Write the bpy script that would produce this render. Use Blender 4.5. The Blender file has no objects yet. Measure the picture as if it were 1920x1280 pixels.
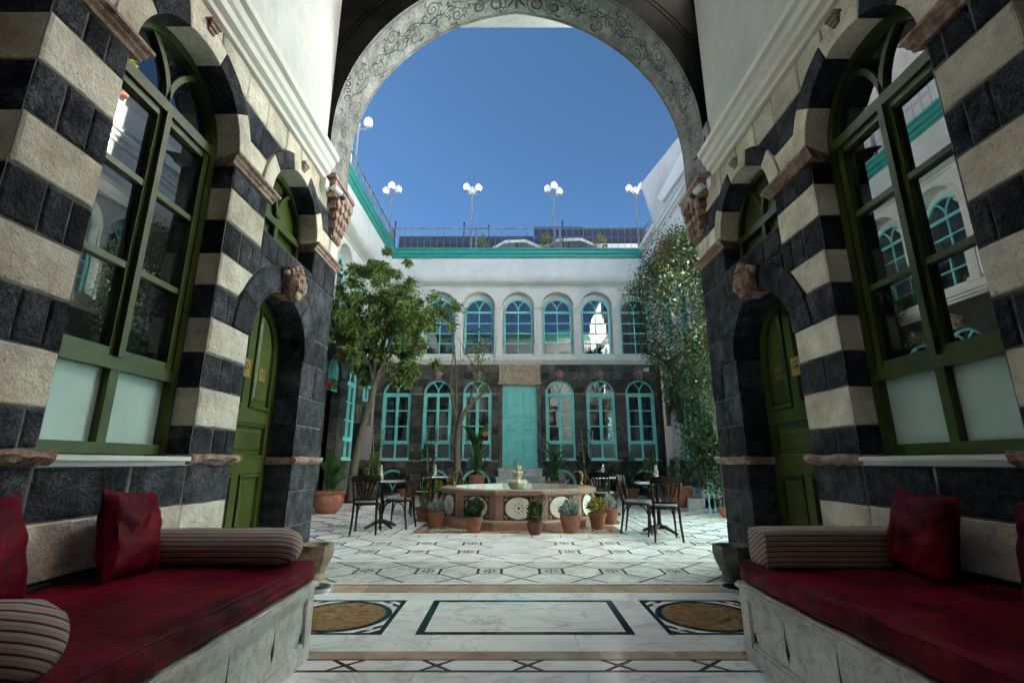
import bpy, bmesh, math, random
import numpy as np
from mathutils import Vector, Matrix
random.seed(7); np.random.seed(7)
PI = math.pi; R_ = math.radians
scene = bpy.context.scene
COL = scene.collection
sin, cos, sqrt = math.sin, math.cos, math.sqrt

# ------------------------------------------------------------------ camera, sky, sun, exposure
H = 1.07                                   # eye height
cam = bpy.data.objects.new('camera', bpy.data.cameras.new('camera')); COL.objects.link(cam)
cam.data.sensor_width = 36; cam.data.lens = 16.875
cam.data.clip_start = 0.05; cam.data.clip_end = 5000
cam.location = (0, 0, H); cam.rotation_euler = (R_(90 + 14.1), 0, 0)
scene.camera = cam
SUN_EL, SUN_AZ = 42.0, -88.0               # azimuth clockwise from +Y
world = bpy.data.worlds.new('World'); scene.world = world; world.use_nodes = True
wn = world.node_tree.nodes; wl = world.node_tree.links
sky = wn.new('ShaderNodeTexSky'); sky.sky_type = 'NISHITA'; sky.sun_disc = False
sky.sun_elevation = R_(SUN_EL); sky.sun_rotation = R_(SUN_AZ)
sky.altitude = 2500; sky.air_density = 0.105; sky.dust_density = 0.1; sky.ozone_density = 1.3
tint = wn.new('ShaderNodeMix'); tint.data_type = 'RGBA'; tint.blend_type = 'MULTIPLY'; tint.inputs[0].default_value = 1
tint.inputs[7].default_value = (.70, .95, .92, 1)          # deep clear-air blue
wl.new(sky.outputs['Color'], tint.inputs[6]); wl.new(tint.outputs[2], wn['Background'].inputs['Color'])
wn['Background'].inputs['Strength'].default_value = 0.05
sun = bpy.data.objects.new('sun', bpy.data.lights.new('sun', 'SUN')); COL.objects.link(sun)
sun.data.energy = 5.0; sun.data.angle = R_(0.5); sun.data.color = (1, 0.955, 0.925)
_sd = Vector((sin(R_(SUN_AZ)) * cos(R_(SUN_EL)), cos(R_(SUN_AZ)) * cos(R_(SUN_EL)), sin(R_(SUN_EL))))
sun.rotation_euler = (-_sd).to_track_quat('-Z', 'Y').to_euler()
scene.render.engine = 'CYCLES'
scene.view_settings.view_transform = 'Standard'; scene.view_settings.look = 'None'
scene.view_settings.exposure = 4.95; scene.view_settings.gamma = 1
scene.cycles.max_bounces = 8; scene.cycles.diffuse_bounces = 5; scene.cycles.glossy_bounces = 3
scene.cycles.transparent_max_bounces = 6; scene.cycles.transmission_bounces = 4
scene.cycles.caustics_reflective = False; scene.cycles.caustics_refractive = False
scene.cycles.use_denoising = True
scene.render.resolution_x = 1024; scene.render.resolution_y = 682

# ------------------------------------------------------------------ materials
MATS = {}
def M(name, c1, c2=None, scale=4, rough=.6, bump=0, bscale=30, rnd=0, metal=0, spec=.5, coat=0, sheen=None, lo=.35, hi=.65, bdist=.01, rough2=None, ior=None, aniso=(1, 1, 1), detail=6, specks=None, veins=None):
    m = bpy.data.materials.new(name); m.use_nodes = True
    nt = m.node_tree; N = nt.nodes; L = nt.links; b = N['Principled BSDF']
    b.inputs['Roughness'].default_value = rough; b.inputs['Metallic'].default_value = metal
    b.inputs['Specular IOR Level'].default_value = spec
    if ior: b.inputs['IOR'].default_value = ior
    if coat: b.inputs['Coat Weight'].default_value = coat; b.inputs['Coat Roughness'].default_value = .08
    if sheen:
        b.inputs['Sheen Weight'].default_value = sheen[0]; b.inputs['Sheen Tint'].default_value = (*sheen[1], 1); b.inputs['Sheen Roughness'].default_value = sheen[2]
    tc = N.new('ShaderNodeTexCoord'); vec = tc.outputs['Object']
    if aniso != (1, 1, 1):
        mp = N.new('ShaderNodeMapping'); mp.inputs['Scale'].default_value = aniso
        L.new(vec, mp.inputs['Vector']); vec = mp.outputs['Vector']
    oi = N.new('ShaderNodeObjectInfo')
    if rnd:
        mu = N.new('ShaderNodeMath'); mu.operation = 'MULTIPLY'; mu.inputs[1].default_value = 37
        L.new(oi.outputs['Random'], mu.inputs[0])
        va = N.new('ShaderNodeVectorMath'); va.operation = 'ADD'
        L.new(vec, va.inputs[0]); L.new(mu.outputs[0], va.inputs[1]); vec = va.outputs[0]
    colsock = None
    if c2:
        n = N.new('ShaderNodeTexNoise'); n.inputs['Scale'].default_value = scale; n.inputs['Detail'].default_value = detail
        n.inputs['Roughness'].default_value = .65
        L.new(vec, n.inputs['Vector'])
        r = N.new('ShaderNodeValToRGB'); r.color_ramp.elements[0].position = lo; r.color_ramp.elements[1].position = hi
        r.color_ramp.elements[0].color = (*c1, 1); r.color_ramp.elements[1].color = (*c2, 1)
        L.new(n.outputs['Fac'], r.inputs['Fac']); colsock = r.outputs['Color']
        if rough2 is not None:
            mr = N.new('ShaderNodeMapRange'); mr.inputs['From Min'].default_value = lo; mr.inputs['From Max'].default_value = hi
            mr.inputs['To Min'].default_value = rough; mr.inputs['To Max'].default_value = rough2
            L.new(n.outputs['Fac'], mr.inputs['Value']); L.new(mr.outputs[0], b.inputs['Roughness'])
    for sp_ in ([] if not (colsock and specks) else (specks if isinstance(specks, list) else [specks])):     # (scale, from, to, darkest, lightest)
        n3 = N.new('ShaderNodeTexNoise'); n3.inputs['Scale'].default_value = sp_[0]; n3.inputs['Detail'].default_value = 4; n3.inputs['Roughness'].default_value = .75
        L.new(vec, n3.inputs['Vector']); mr3 = N.new('ShaderNodeMapRange')
        for q, x in zip(('From Min', 'From Max', 'To Min', 'To Max'), sp_[1:]): mr3.inputs[q].default_value = x
        L.new(n3.outputs['Fac'], mr3.inputs['Value']); sc = N.new('ShaderNodeVectorMath'); sc.operation = 'SCALE'
        L.new(colsock, sc.inputs[0]); L.new(mr3.outputs[0], sc.inputs['Scale']); colsock = sc.outputs[0]
    if colsock and veins:                      # (scale, width, darkness)
        n4 = N.new('ShaderNodeTexNoise'); n4.inputs['Scale'].default_value = veins[0]; n4.inputs['Detail'].default_value = 7; n4.inputs['Distortion'].default_value = 1.4
        L.new(vec, n4.inputs['Vector']); s1 = N.new('ShaderNodeMath'); s1.operation = 'SUBTRACT'; s1.inputs[1].default_value = .5; L.new(n4.outputs['Fac'], s1.inputs[0])
        s2 = N.new('ShaderNodeMath'); s2.operation = 'ABSOLUTE'; L.new(s1.outputs[0], s2.inputs[0]); mr4 = N.new('ShaderNodeMapRange')
        for q, x in zip(('From Min', 'From Max', 'To Min', 'To Max'), (0, veins[1], veins[2], 1)): mr4.inputs[q].default_value = x
        L.new(s2.outputs[0], mr4.inputs['Value']); sc = N.new('ShaderNodeVectorMath'); sc.operation = 'SCALE'
        L.new(colsock, sc.inputs[0]); L.new(mr4.outputs[0], sc.inputs['Scale']); colsock = sc.outputs[0]
    if rnd:
        hs = N.new('ShaderNodeHueSaturation'); mr = N.new('ShaderNodeMapRange')
        mr.inputs['To Min'].default_value = 1 - rnd; mr.inputs['To Max'].default_value = 1 + rnd
        L.new(oi.outputs['Random'], mr.inputs['Value']); L.new(mr.outputs[0], hs.inputs['Value'])
        if colsock: L.new(colsock, hs.inputs['Color'])
        else: hs.inputs['Color'].default_value = (*c1, 1)
        colsock = hs.outputs['Color']
    if colsock: L.new(colsock, b.inputs['Base Color'])
    else: b.inputs['Base Color'].default_value = (*c1, 1)
    if bump:
        n2 = N.new('ShaderNodeTexNoise'); n2.inputs['Scale'].default_value = bscale; n2.inputs['Detail'].default_value = 5
        n2.inputs['Roughness'].default_value = .7
        L.new(vec, n2.inputs['Vector'])
        bp = N.new('ShaderNodeBump'); bp.inputs['Strength'].default_value = bump; bp.inputs['Distance'].default_value = bdist
        L.new(n2.outputs['Fac'], bp.inputs['Height']); L.new(bp.outputs['Normal'], b.inputs['Normal'])
    MATS[name] = m
    return m

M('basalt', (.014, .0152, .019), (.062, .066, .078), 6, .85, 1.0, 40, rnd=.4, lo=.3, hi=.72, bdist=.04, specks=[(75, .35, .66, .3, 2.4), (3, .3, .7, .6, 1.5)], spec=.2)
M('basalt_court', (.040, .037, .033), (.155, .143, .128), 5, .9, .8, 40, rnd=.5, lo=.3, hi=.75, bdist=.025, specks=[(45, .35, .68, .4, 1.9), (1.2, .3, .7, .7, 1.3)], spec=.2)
M('limestone', (.50, .42, .315), (.79, .73, .62), 3, .85, .8, 30, rnd=.14, lo=.3, hi=.60, bdist=.025, specks=[(42, .27, .43, .35, 1.0), (95, .25, .5, .75, 1.06), (1.6, .3, .62, .68, 1.1)], spec=.2)
M('mortar', (.07, .07, .066), (.20, .195, .185), 12, .95)
M('interior_shade', (.008, .008, .008), (.016, .016, .015), 4, .95, spec=.05)  # near-black colour painted on wall cores as the shade inside passages and recesses
M('rosy_stone', (.20, .105, .078), (.50, .35, .275), 9, .7, .9, 36, rnd=.15, specks=(40, .3, .6, .45, 1.25), bdist=.02)
M('plaster', (.51, .507, .49), (.60, .595, .58), 1.3, .8, .3, 7, lo=.3, hi=.7, bdist=.015, specks=[(.8, .3, .6, .82, 1.04), (9, .28, .42, .9, 1.0)], veins=(.9, .004, .8))
M('plaster_grey', (.73, .715, .69), (.83, .815, .79), 1.3, .8, .3, 7, lo=.3, hi=.7, bdist=.015, specks=[(.7, .3, .6, .84, 1.03), (8, .28, .42, .92, 1.0)], veins=(.8, .004, .82))
M('plaster_trim', (.70, .665, .61), (.79, .76, .705), 3, .65, .15, 20)
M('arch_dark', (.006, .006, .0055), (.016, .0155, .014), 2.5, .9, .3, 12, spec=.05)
M('arch_soffit', (.13, .13, .122), (.31, .308, .29), 5, .8, .5, 18, lo=.3, hi=.7, specks=[(30, .3, .62, .55, 1.25), (2, .3, .65, .7, 1.15)])
M('ornament', (.028, .031, .035), (.08, .084, .086), 6, .85)
M('green_paint', (.036, .052, .009), (.054, .073, .014), 3, .34, .12, 50, spec=.35, specks=[(5, .3, .6, .8, 1.15), (40, .26, .4, .65, 1.0)])
M('teal_paint', (.23, .72, .67), (.28, .80, .745), 4, .45, .1, 40, specks=[(3, .3, .6, .85, 1.05), (35, .26, .38, .75, 1.0)])
M('teal_trim', (.035, .30, .245), (.055, .37, .31), 4, .45, .08, 40)
M('glass', (.012, .014, .015), None, rough=.012, spec=.5, ior=2.5)
M('glass_far', (.03, .033, .035), None, rough=.02, spec=.5, ior=2.2)
M('frosted_glass', (.40, .52, .49), (.47, .59, .56), 2, .22, spec=.5)
M('frosted_far', (.07, .085, .09), (.11, .125, .13), 2, .25, spec=.5)
M('marble_white', (.74, .745, .755), (.91, .91, .905), 2.2, .09, rnd=.07, lo=.3, hi=.56, rough2=.16, aniso=(1, 1.6, 1), veins=(1.7, .03, .74))
M('marble_court', (.74, .735, .735), (.91, .905, .895), 2.6, .15, rnd=.10, lo=.3, hi=.56, rough2=.26, aniso=(1, 1.6, 1), veins=(1.9, .03, .77))
M('marble_grey', (.46, .48, .475), (.72, .72, .69), 3.5, .12, rnd=.1, lo=.3, hi=.6, rough2=.2, veins=(2.2, .03, .7))
M('marble_tan', (.32, .20, .12), (.58, .46, .34), 4, .14, rnd=.16, lo=.3, hi=.7)
M('marble_brown', (.055, .022, .016), (.12, .055, .04), 9, .22)
M('marble_black', (.006, .010, .010), (.02, .03, .03), 6, .1)
M('marble_medallion', (.16, .075, .028), (.46, .27, .12), 16, .14, lo=.3, hi=.72)
M('joint', (.22, .21, .20), None, rough=.6)
M('bench_paint', (.42, .42, .39), (.70, .70, .665), 4, .5, .3, 25, lo=.3, hi=.62, specks=(22, .28, .5, .6, 1.03), veins=(2.5, .02, .72))
M('crack_dark', (.03, .018, .014), None, rough=.9)
M('dark_wood', (.010, .005, .0035), (.024, .011, .007), 12, .4, .1, 60, aniso=(1, 1, .2), spec=.25)
M('iron_black', (.01, .01, .01), None, rough=.45, metal=.3)
M('seat_pad', (.26, .255, .24), (.34, .335, .32), 30, .9, .3, 200)
M('steel', (.42, .42, .42), None, rough=.4, metal=.7)
M('paint_grey', (.20, .205, .21), None, rough=.5)
M('paint_white', (.72, .72, .70), None, rough=.45)
M('black_plastic', (.008, .008, .009), None, rough=.3)
M('brass', (.62, .40, .10), (.75, .52, .18), 8, .28, metal=.85)
M('brass_text', (.03, .018, .006), None, rough=.5)
M('terracotta', (.19, .065, .034), (.32, .125, .07), 7, .8, .25, 40, rnd=.22)
M('terracotta_dark', (.075, .028, .018), (.15, .06, .036), 7, .8, .25, 40, rnd=.15)
M('soil', (.02, .013, .009), (.05, .032, .02), 30, .95, .6, 60)
M('bark', (.06, .045, .033), (.17, .135, .10), 14, .9, .8, 40, aniso=(1, 1, .25))
M('red_granite', (.15, .075, .05), (.36, .225, .165), 22, .45, .3, 60, rnd=.2, lo=.25, hi=.75)
M('cream_marble', (.55, .53, .46), (.72, .70, .62), 5, .35)
M('onyx', (.42, .34, .21), (.64, .56, .40), 9, .4, .2, 30)
M('flower_white', (.42, .41, .35), None, rough=.7)
M('flower_red', (.45, .03, .02), None, rough=.6)
M('incised', (.0015, .0015, .0015), None, rough=.95, spec=.0)
M('bronze', (.16, .10, .035), (.30, .20, .08), 8, .35, metal=.8)
M('flower_orange', (.65, .16, .03), None, rough=.6)
M('red_plastic', (.5, .01, .012), None, rough=.3)
M('lattice_dark', (.018, .012, .012), (.034, .024, .022), 5, .8, spec=.1)
M('canvas_white', (.76, .76, .74), (.82, .82, .80), 3, .8, .1, 20)
M('blue_cloth', (.02, .02, .026), (.06, .058, .07), 2, .9, aniso=(.05, 1, 12))
M('roof_floor', (.34, .33, .31), None, rough=.9)
M('ground_earth', (.20, .18, .15), (.28, .25, .21), .5, .95)
M('lamp_globe', (.80, .79, .76), (.9, .89, .87), 9, .12, spec=.7)
M('basin_stone', (.16, .12, .08), (.36, .29, .20), 9, .8, .6, 30)
M('basin_stone_dark', (.11, .095, .075), (.24, .205, .165), 9, .8, .6, 30)
M('carved_stone', (.34, .255, .165), (.66, .55, .41), 9, .8, .7, 30, lo=.3, hi=.7)
M('disc_green', (.02, .045, .04), None, rough=.12)

def velvet():
    m = M('velvet', (.042, .0008, .0045), (.165, .003, .016), 3.4, .5, .45, 10, sheen=(.6, (1.0, .03, .11), .18), lo=.36, hi=.64, bdist=.025, spec=.1, specks=[(11, .3, .65, .5, 1.4)])
    return m
velvet()
def stripes(name, axis, period):
    m = M(name, (.4, .36, .32), None, rough=.9); nt = m.node_tree; N = nt.nodes; L = nt.links; b = N['Principled BSDF']
    tc = N.new('ShaderNodeTexCoord'); sp = N.new('ShaderNodeVectorMath'); sp.operation = 'DOT_PRODUCT'; sp.inputs[1].default_value = axis; L.new(tc.outputs['Object'], sp.inputs[0])
    mu = N.new('ShaderNodeMath'); mu.operation = 'MULTIPLY'; mu.inputs[1].default_value = 1 / period; L.new(sp.outputs['Value'], mu.inputs[0])
    fr = N.new('ShaderNodeMath'); fr.operation = 'FRACT'; L.new(mu.outputs[0], fr.inputs[0])
    r = N.new('ShaderNodeValToRGB'); r.color_ramp.interpolation = 'LINEAR'
    e = r.color_ramp.elements; e[0].position = 0; e[0].color = (.12, .006, .018, 1); e[1].position = .16; e[1].color = (.12, .006, .018, 1)
    for p, c in ((.22, (.36, .31, .275)), (.5, (.40, .35, .31)), (.56, (.13, .05, .05)), (.62, (.37, .32, .285)), (.93, (.36, .31, .275)), (1, (.12, .006, .018))):
        q = e.new(p); q.color = (*c, 1)
    L.new(fr.outputs[0], r.inputs['Fac']); L.new(r.outputs['Color'], b.inputs['Base Color'])
    wv = N.new('ShaderNodeMath'); wv.operation = 'PINGPONG'; wv.inputs[1].default_value = .5; L.new(mu.outputs[0], wv.inputs[0])
    bp = N.new('ShaderNodeBump'); bp.inputs['Strength'].default_value = .6; bp.inputs['Distance'].default_value = .006
    L.new(wv.outputs[0], bp.inputs['Height']); L.new(bp.outputs['Normal'], b.inputs['Normal'])
stripes('stripe_fabric', (0, .55, 1), .026)

def leafmat(name, cols, trans=.3, rough=.45):
    m = bpy.data.materials.new(name); m.use_nodes = True; nt = m.node_tree; N = nt.nodes; L = nt.links; b = N['Principled BSDF']
    b.inputs['Roughness'].default_value = rough; b.inputs['Specular IOR Level'].default_value = .4
    g = N.new('ShaderNodeNewGeometry'); r = N.new('ShaderNodeValToRGB'); e = r.color_ramp.elements
    e[0].color = (*cols[0], 1); e[1].color = (*cols[-1], 1)
    for i, c in enumerate(cols[1:-1]):
        q = e.new((i + 1) / (len(cols) - 1)); q.color = (*c, 1)
    L.new(g.outputs['Random Per Island'], r.inputs['Fac']); L.new(r.outputs['Color'], b.inputs['Base Color'])
    t = N.new('ShaderNodeBsdfTranslucent'); L.new(r.outputs['Color'], t.inputs['Color'])
    mx = N.new('ShaderNodeMixShader'); mx.inputs[0].default_value = trans
    L.new(b.outputs[0], mx.inputs[1]); L.new(t.outputs[0], mx.inputs[2]); L.new(mx.outputs[0], N['Material Output'].inputs['Surface'])
    MATS[name] = m
leafmat('leaf_citrus', [(.04, .085, .016), (.09, .16, .03), (.18, .25, .05), (.34, .38, .12), (.10, .17, .035), (.26, .31, .07)], .35, .3)
leafmat('leaf_vine', [(.010, .022, .007), (.02, .042, .012), (.035, .06, .016), (.055, .072, .024), (.016, .032, .011)], .2, .85)
leafmat('leaf_red', [(.10, .02, .02), (.07, .06, .025), (.15, .04, .03)])
leafmat('leaf_canna', [(.03, .085, .02), (.055, .13, .03), (.04, .10, .022)], .25, .35)
leafmat('leaf_dark', [(.012, .035, .010), (.028, .065, .018), (.05, .09, .022)])
leafmat('leaf_silver', [(.20, .23, .21), (.30, .33, .31), (.42, .45, .43)], .15, .7)
leafmat('leaf_yellow', [(.14, .16, .02), (.30, .28, .03), (.42, .34, .03), (.08, .12, .02)])
leafmat('leaf_dry', [(.12, .04, .02), (.20, .08, .03), (.07, .05, .02)])
def watermat():
    m = bpy.data.materials.new('water'); m.use_nodes = True; b = m.node_tree.nodes['Principled BSDF']
    b.inputs['Base Color'].default_value = (.85, .93, .93, 1); b.inputs['Roughness'].default_value = .03
    b.inputs['Transmission Weight'].default_value = .9; b.inputs['IOR'].default_value = 1.33; MATS['water'] = m
    m = bpy.data.materials.new('clear_glass'); m.use_nodes = True; b = m.node_tree.nodes['Principled BSDF']
    b.inputs['Base Color'].default_value = (.9, .93, .93, 1); b.inputs['Roughness'].default_value = .05
    b.inputs['Transmission Weight'].default_value = .75; b.inputs['IOR'].default_value = 1.3; MATS['clear_glass'] = m
watermat()

# ------------------------------------------------------------------ object helpers
ORG = {}
def worg(p):
    return ORG.get(p.name, Vector((0, 0, 0))) if p else Vector((0, 0, 0))
def tag(o, label=None, cat=None, group=None, kind=None):
    if label: o['label'] = label
    if cat: o['category'] = cat
    if group: o['group'] = group
    if kind: o['kind'] = kind
    return o
def thing(name, label, cat, loc=(0, 0, 0), rz=0, group=None):
    o = bpy.data.objects.new(name, None); COL.objects.link(o); o.location = loc; o.rotation_euler = (0, 0, rz)
    o.empty_display_size = .1
    ORG[o.name] = Vector(loc)
    return tag(o, label, cat, group)
def link(name, me, parent=None, mat=None):
    o = bpy.data.objects.new(name, me); COL.objects.link(o)
    if parent: o.parent = parent; ORG[o.name] = worg(parent)
    if mat and not me.materials: me.materials.append(MATS[mat])
    return o
class MB:
    def __init__(s): s.v = []; s.f = []
    def add(s, vs, fs):
        n = len(s.v); s.v += [tuple(v) for v in vs]; s.f += [tuple(i + n for i in f) for f in fs]; return s
    def box(s, x0, x1, y0, y1, z0, z1):
        return s.add([(x0, y0, z0), (x1, y0, z0), (x1, y1, z0), (x0, y1, z0), (x0, y0, z1), (x1, y0, z1), (x1, y1, z1), (x0, y1, z1)],
                     [(3, 2, 1, 0), (4, 5, 6, 7), (0, 1, 5, 4), (1, 2, 6, 5), (2, 3, 7, 6), (3, 0, 4, 7)])
    def prism(s, poly, fn, d0, d1, ch=0, back=False):
        """poly [(s,z)], fn(s,z,d)->xyz"""
        n = len(poly); cs = sum(p[0] for p in poly) / n; cz = sum(p[1] for p in poly) / n
        vs = [fn(p[0], p[1], d0) for p in poly]
        fs = []
        if ch:
            vs += [fn(p[0], p[1], d1 - ch) for p in poly]
            ext = max(.05, min(max(p[0] for p in poly) - min(p[0] for p in poly), max(p[1] for p in poly) - min(p[1] for p in poly)))
            k = 1 - 2 * ch / ext
            vs += [fn(cs + (p[0] - cs) * k, cz + (p[1] - cz) * k, d1) for p in poly]
            lv = 3
        else:
            vs += [fn(p[0], p[1], d1) for p in poly]; lv = 2
        for l in range(lv - 1):
            for i in range(n):
                j = (i + 1) % n; fs.append((l * n + i, l * n + j, (l + 1) * n + j, (l + 1) * n + i))
        fs.append(tuple(range((lv - 1) * n, lv * n)))
        if back: fs.append(tuple(range(n - 1, -1, -1)))
        return s.add(vs, fs)
    def lathe(s, prof, n=20, c=(0, 0, 0), ax='z', arc=2 * PI):
        vs = []; fs = []; m = len(prof)
        for i in range(n):
            a = arc * i / n
            for r, z in prof:
                p = (r * cos(a), r * sin(a), z)
                if ax == 'x': p = (z, p[0], p[1])
                if ax == 'y': p = (p[0], z, p[1])
                vs.append((p[0] + c[0], p[1] + c[1], p[2] + c[2]))
        for i in range(n):
            j = (i + 1) % n
            for k in range(m - 1): fs.append((i * m + k, j * m + k, j * m + k + 1, i * m + k + 1))
        return s.add(vs, fs)
    def tube(s, pts, r, n=6, closed=False):
        pts = [Vector(p) for p in pts]; m = len(pts); rs = r if isinstance(r, (list, tuple)) else [r] * m
        vs = []; fs = []; up = Vector((0, 0, 1)); prev = None
        for i, p in enumerate(pts):
            t = (pts[min(i + 1, m - 1)] - pts[max(i - 1, 0)])
            if t.length < 1e-9: t = Vector((0, 0, 1))
            t.normalize()
            if prev is None:
                a = t.cross(up) if abs(t.z) < .95 else t.cross(Vector((1, 0, 0)))
            else: a = prev - t * prev.dot(t)
            if a.length < 1e-6: a = t.orthogonal()
            a.normalize(); b = t.cross(a); prev = a
            for k in range(n):
                q = 2 * PI * k / n; vs.append(p + (a * cos(q) + b * sin(q)) * rs[i])
        for i in range(m - 1):
            for k in range(n):
                l = (k + 1) % n; fs.append((i * n + k, i * n + l, (i + 1) * n + l, (i + 1) * n + k))
        fs.append(tuple(range(n - 1, -1, -1))); fs.append(tuple(range((m - 1) * n, m * n)))
        return s.add(vs, fs)
    def sphere(s, c, r, nu=12, nv=8, sq=(1, 1, 1)):
        vs = []; fs = []
        for j in range(nv + 1):
            th = PI * j / nv
            for i in range(nu):
                ph = 2 * PI * i / nu
                vs.append((c[0] + r * sq[0] * sin(th) * cos(ph), c[1] + r * sq[1] * sin(th) * sin(ph), c[2] + r * sq[2] * cos(th)))
        for j in range(nv):
            for i in range(nu):
                k = (i + 1) % nu; fs.append((j * nu + i, (j + 1) * nu + i, (j + 1) * nu + k, j * nu + k))
        return s.add(vs, fs)
    def mesh(s, name, org=Vector((0, 0, 0)), smooth=False):
        me = bpy.data.meshes.new(name)
        me.from_pydata([(v[0] - org[0], v[1] - org[1], v[2] - org[2]) for v in s.v], [], s.f)
        if smooth:
            me.polygons.foreach_set('use_smooth', [True] * len(me.polygons))
            try: me.set_sharp_from_angle(angle=R_(40))
            except Exception: pass
        me.update(); return me
    def build(s, name, mat, parent=None, smooth=False, local=False, kind=None):
        org = Vector((0, 0, 0)) if local else worg(parent)
        me = s.mesh(name, org, smooth)
        o = link(name, me, parent, mat)
        if kind: o['kind'] = kind
        return o
def copy_tree(o, parent=None):
    c = o.copy(); COL.objects.link(c); c.parent = parent
    for ch in list(o.children): copy_tree(ch, c)
    return c
def noise(x, y, z=0):
    from mathutils import noise as nz
    return nz.noise(Vector((x, y, z)))

class Plane:
    def __init__(s, o, sd, nd): s.o = o; s.sd = sd; s.nd = nd
    def __call__(s, a, z, d=0):
        return (s.o[0] + s.sd[0] * a + s.nd[0] * d, s.o[1] + s.sd[1] * a + s.nd[1] * d, z)
    def box(s, mb, a0, a1, z0, z1, d0, d1):
        return mb.prism([(a0, z0), (a1, z0), (a1, z1), (a0, z1)], s, d0, d1, back=True)
PL = Plane((-2.09, 0), (0, 1), (1, 0)); PR = Plane((2.21, -.06), (0, 1), (-1, 0))
PB = Plane((0, 16.6), (1, 0), (0, -1))
CL = Plane((-4.75, 0), (0, 1), (1, 0)); CR = Plane((5.2, 0), (0, 1), (-1, 0)); CF = Plane((0, 5.36), (1, 0), (0, 1))

def extrude(pl, prof, s0, s1, m0=0, m1=0, mb=None, closed=True, caps=True):
    mb = mb or MB(); n = len(prof)
    vs = [pl(s0 + m0 * d, z, d) for d, z in prof] + [pl(s1 + m1 * d, z, d) for d, z in prof]
    fs = [(i, (i + 1) % n, n + (i + 1) % n, n + i) for i in range(n if closed else n - 1)]
    if caps: fs += [tuple(range(n)), tuple(range(2 * n - 1, n - 1, -1))]
    return mb.add(vs, fs)

# ---- masonry: rows of stones with arched openings cut out; each stone its own object
class Op:
    def __init__(s, c, hw, z0, zs, R): s.c = c; s.hw = hw; s.z0 = z0; s.zs = zs; s.R = R
    def top(s, a, z0):
        x = abs(a - s.c)
        if x < s.R - 1e-6 and z0 >= s.zs - 1e-6: return s.zs + sqrt(s.R * s.R - x * x)
        if x < s.hw - 1e-6: return s.zs + (sqrt(max(0, s.R * s.R - x * x)) if s.R > 0 else 0)
        return -9
def roughen(poly, amp, step=.07):
    out = []; n = len(poly)
    for i in range(n):
        a, b = poly[i], poly[(i + 1) % n]; l = math.hypot(b[0] - a[0], b[1] - a[1]); k = max(1, int(l / step))
        for q in range(k):
            t = q / k; j = amp * random.uniform(-.2, 1.0) if q else amp * random.uniform(.3, 1.4)
            cx = sum(p[0] for p in poly) / n; cz = sum(p[1] for p in poly) / n
            x, z = a[0] + (b[0] - a[0]) * t, a[1] + (b[1] - a[1]) * t
            d = math.hypot(cx - x, cz - z) + 1e-6; out.append((x + (cx - x) / d * j, z + (cz - z) / d * j))
    return out
def stones(pl, parent, a0, a1, rows, ops, matf, width, depth=.3, gap=.005, ch=.008, mort=None, jit=.004, off=None, name='stone_block', into=None, rough=0):
    """rows: list of z boundaries; matf(row_index)->material; width(row_index)->nominal stone width"""
    for k in range(len(rows) - 1):
        z0, z1 = rows[k], rows[k + 1]
        cuts = {a0, a1}
        for o in ops:
            for e in (o.c - o.hw, o.c + o.hw, o.c - o.R, o.c + o.R):
                if o.z0 < z1 - 1e-6 and o.zs + o.R > z0 + 1e-6 and a0 < e < a1:
                    if abs(e - (o.c - o.R)) < 1e-9 or abs(e - (o.c + o.R)) < 1e-9:
                        if not (z0 >= o.zs - 1e-6): continue
                    cuts.add(e)
            if o.R > 0 and z1 > o.zs and z1 < o.zs + o.R and z0 >= o.zs - .5:
                x = sqrt(o.R ** 2 - (z1 - o.zs) ** 2)
                for e in (o.c - x, o.c + x):
                    if a0 < e < a1: cuts.add(e)
        cuts = sorted(cuts); free = []
        for i in range(len(cuts) - 1):
            mid = (cuts[i] + cuts[i + 1]) / 2
            t = max([o.top(mid, z0) for o in ops if o.z0 < z1 - 1e-6 and o.zs + o.R > z0] + [-9])
            if t < z1 - .01:
                if free and abs(free[-1][1] - cuts[i]) < 1e-9: free[-1][1] = cuts[i + 1]
                else: free.append([cuts[i], cuts[i + 1]])
        w = width(k)
        for f0, f1 in free:
            n = max(1, round((f1 - f0) / w)); js = [f0]
            for i in range(1, n):
                sh = (.5 if k % 2 else 0) * 0 + random.uniform(-.13, .13)
                js.append(f0 + (f1 - f0) * (i + sh + (.22 if k % 2 else -.22) * (n > 2)) / n)
            js.append(f1)
            for i in range(n):
                b0, b1 = js[i], js[i + 1]
                if b1 - b0 < .02: continue
                touch = [o for o in ops if o.z0 < z1 - 1e-6 and o.zs + o.R > z0 + 1e-6 and b0 < o.c + max(o.R, o.hw) and b1 > o.c - max(o.R, o.hw)]
                K = 9 if touch else 2
                ss = [b0 + (b1 - b0) * q / (K - 1) for q in range(K)]
                lo = [max([z0] + [o.top(min(max(x, b0 + 1e-5), b1 - 1e-5), z0) for o in touch]) for x in ss]
                if max(lo) - z0 < 1e-4: ss = [b0, b1]; lo = [z0, z0]
                lo = [min(l, z1 - .002) for l in lo]
                full = [(x, l) for x, l in zip(ss, lo)] + [(b1, z1), (b0, z1)]
                if mort is not None: mort.add([pl(p[0], p[1], -.009) for p in full], [tuple(range(len(full)))])
                g = gap / 2 * random.uniform(.7, 1.5)
                poly = [(min(max(x, b0 + g), b1 - g), l + g) for x, l in zip(ss, lo)] + [(b1 - g, z1 - g), (b0 + g, z1 - g)]
                if min(p[1] for p in poly) > z1 - g - .005: continue
                d1 = random.uniform(-jit, jit)
                if into is not None:
                    into.prism(poly, pl, -depth, d1, ch); continue
                if rough: poly = roughen(poly, rough)
                mb = MB().prism(poly, pl, -depth, d1, ch)
                mb.build(name, matf(k), parent)
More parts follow.
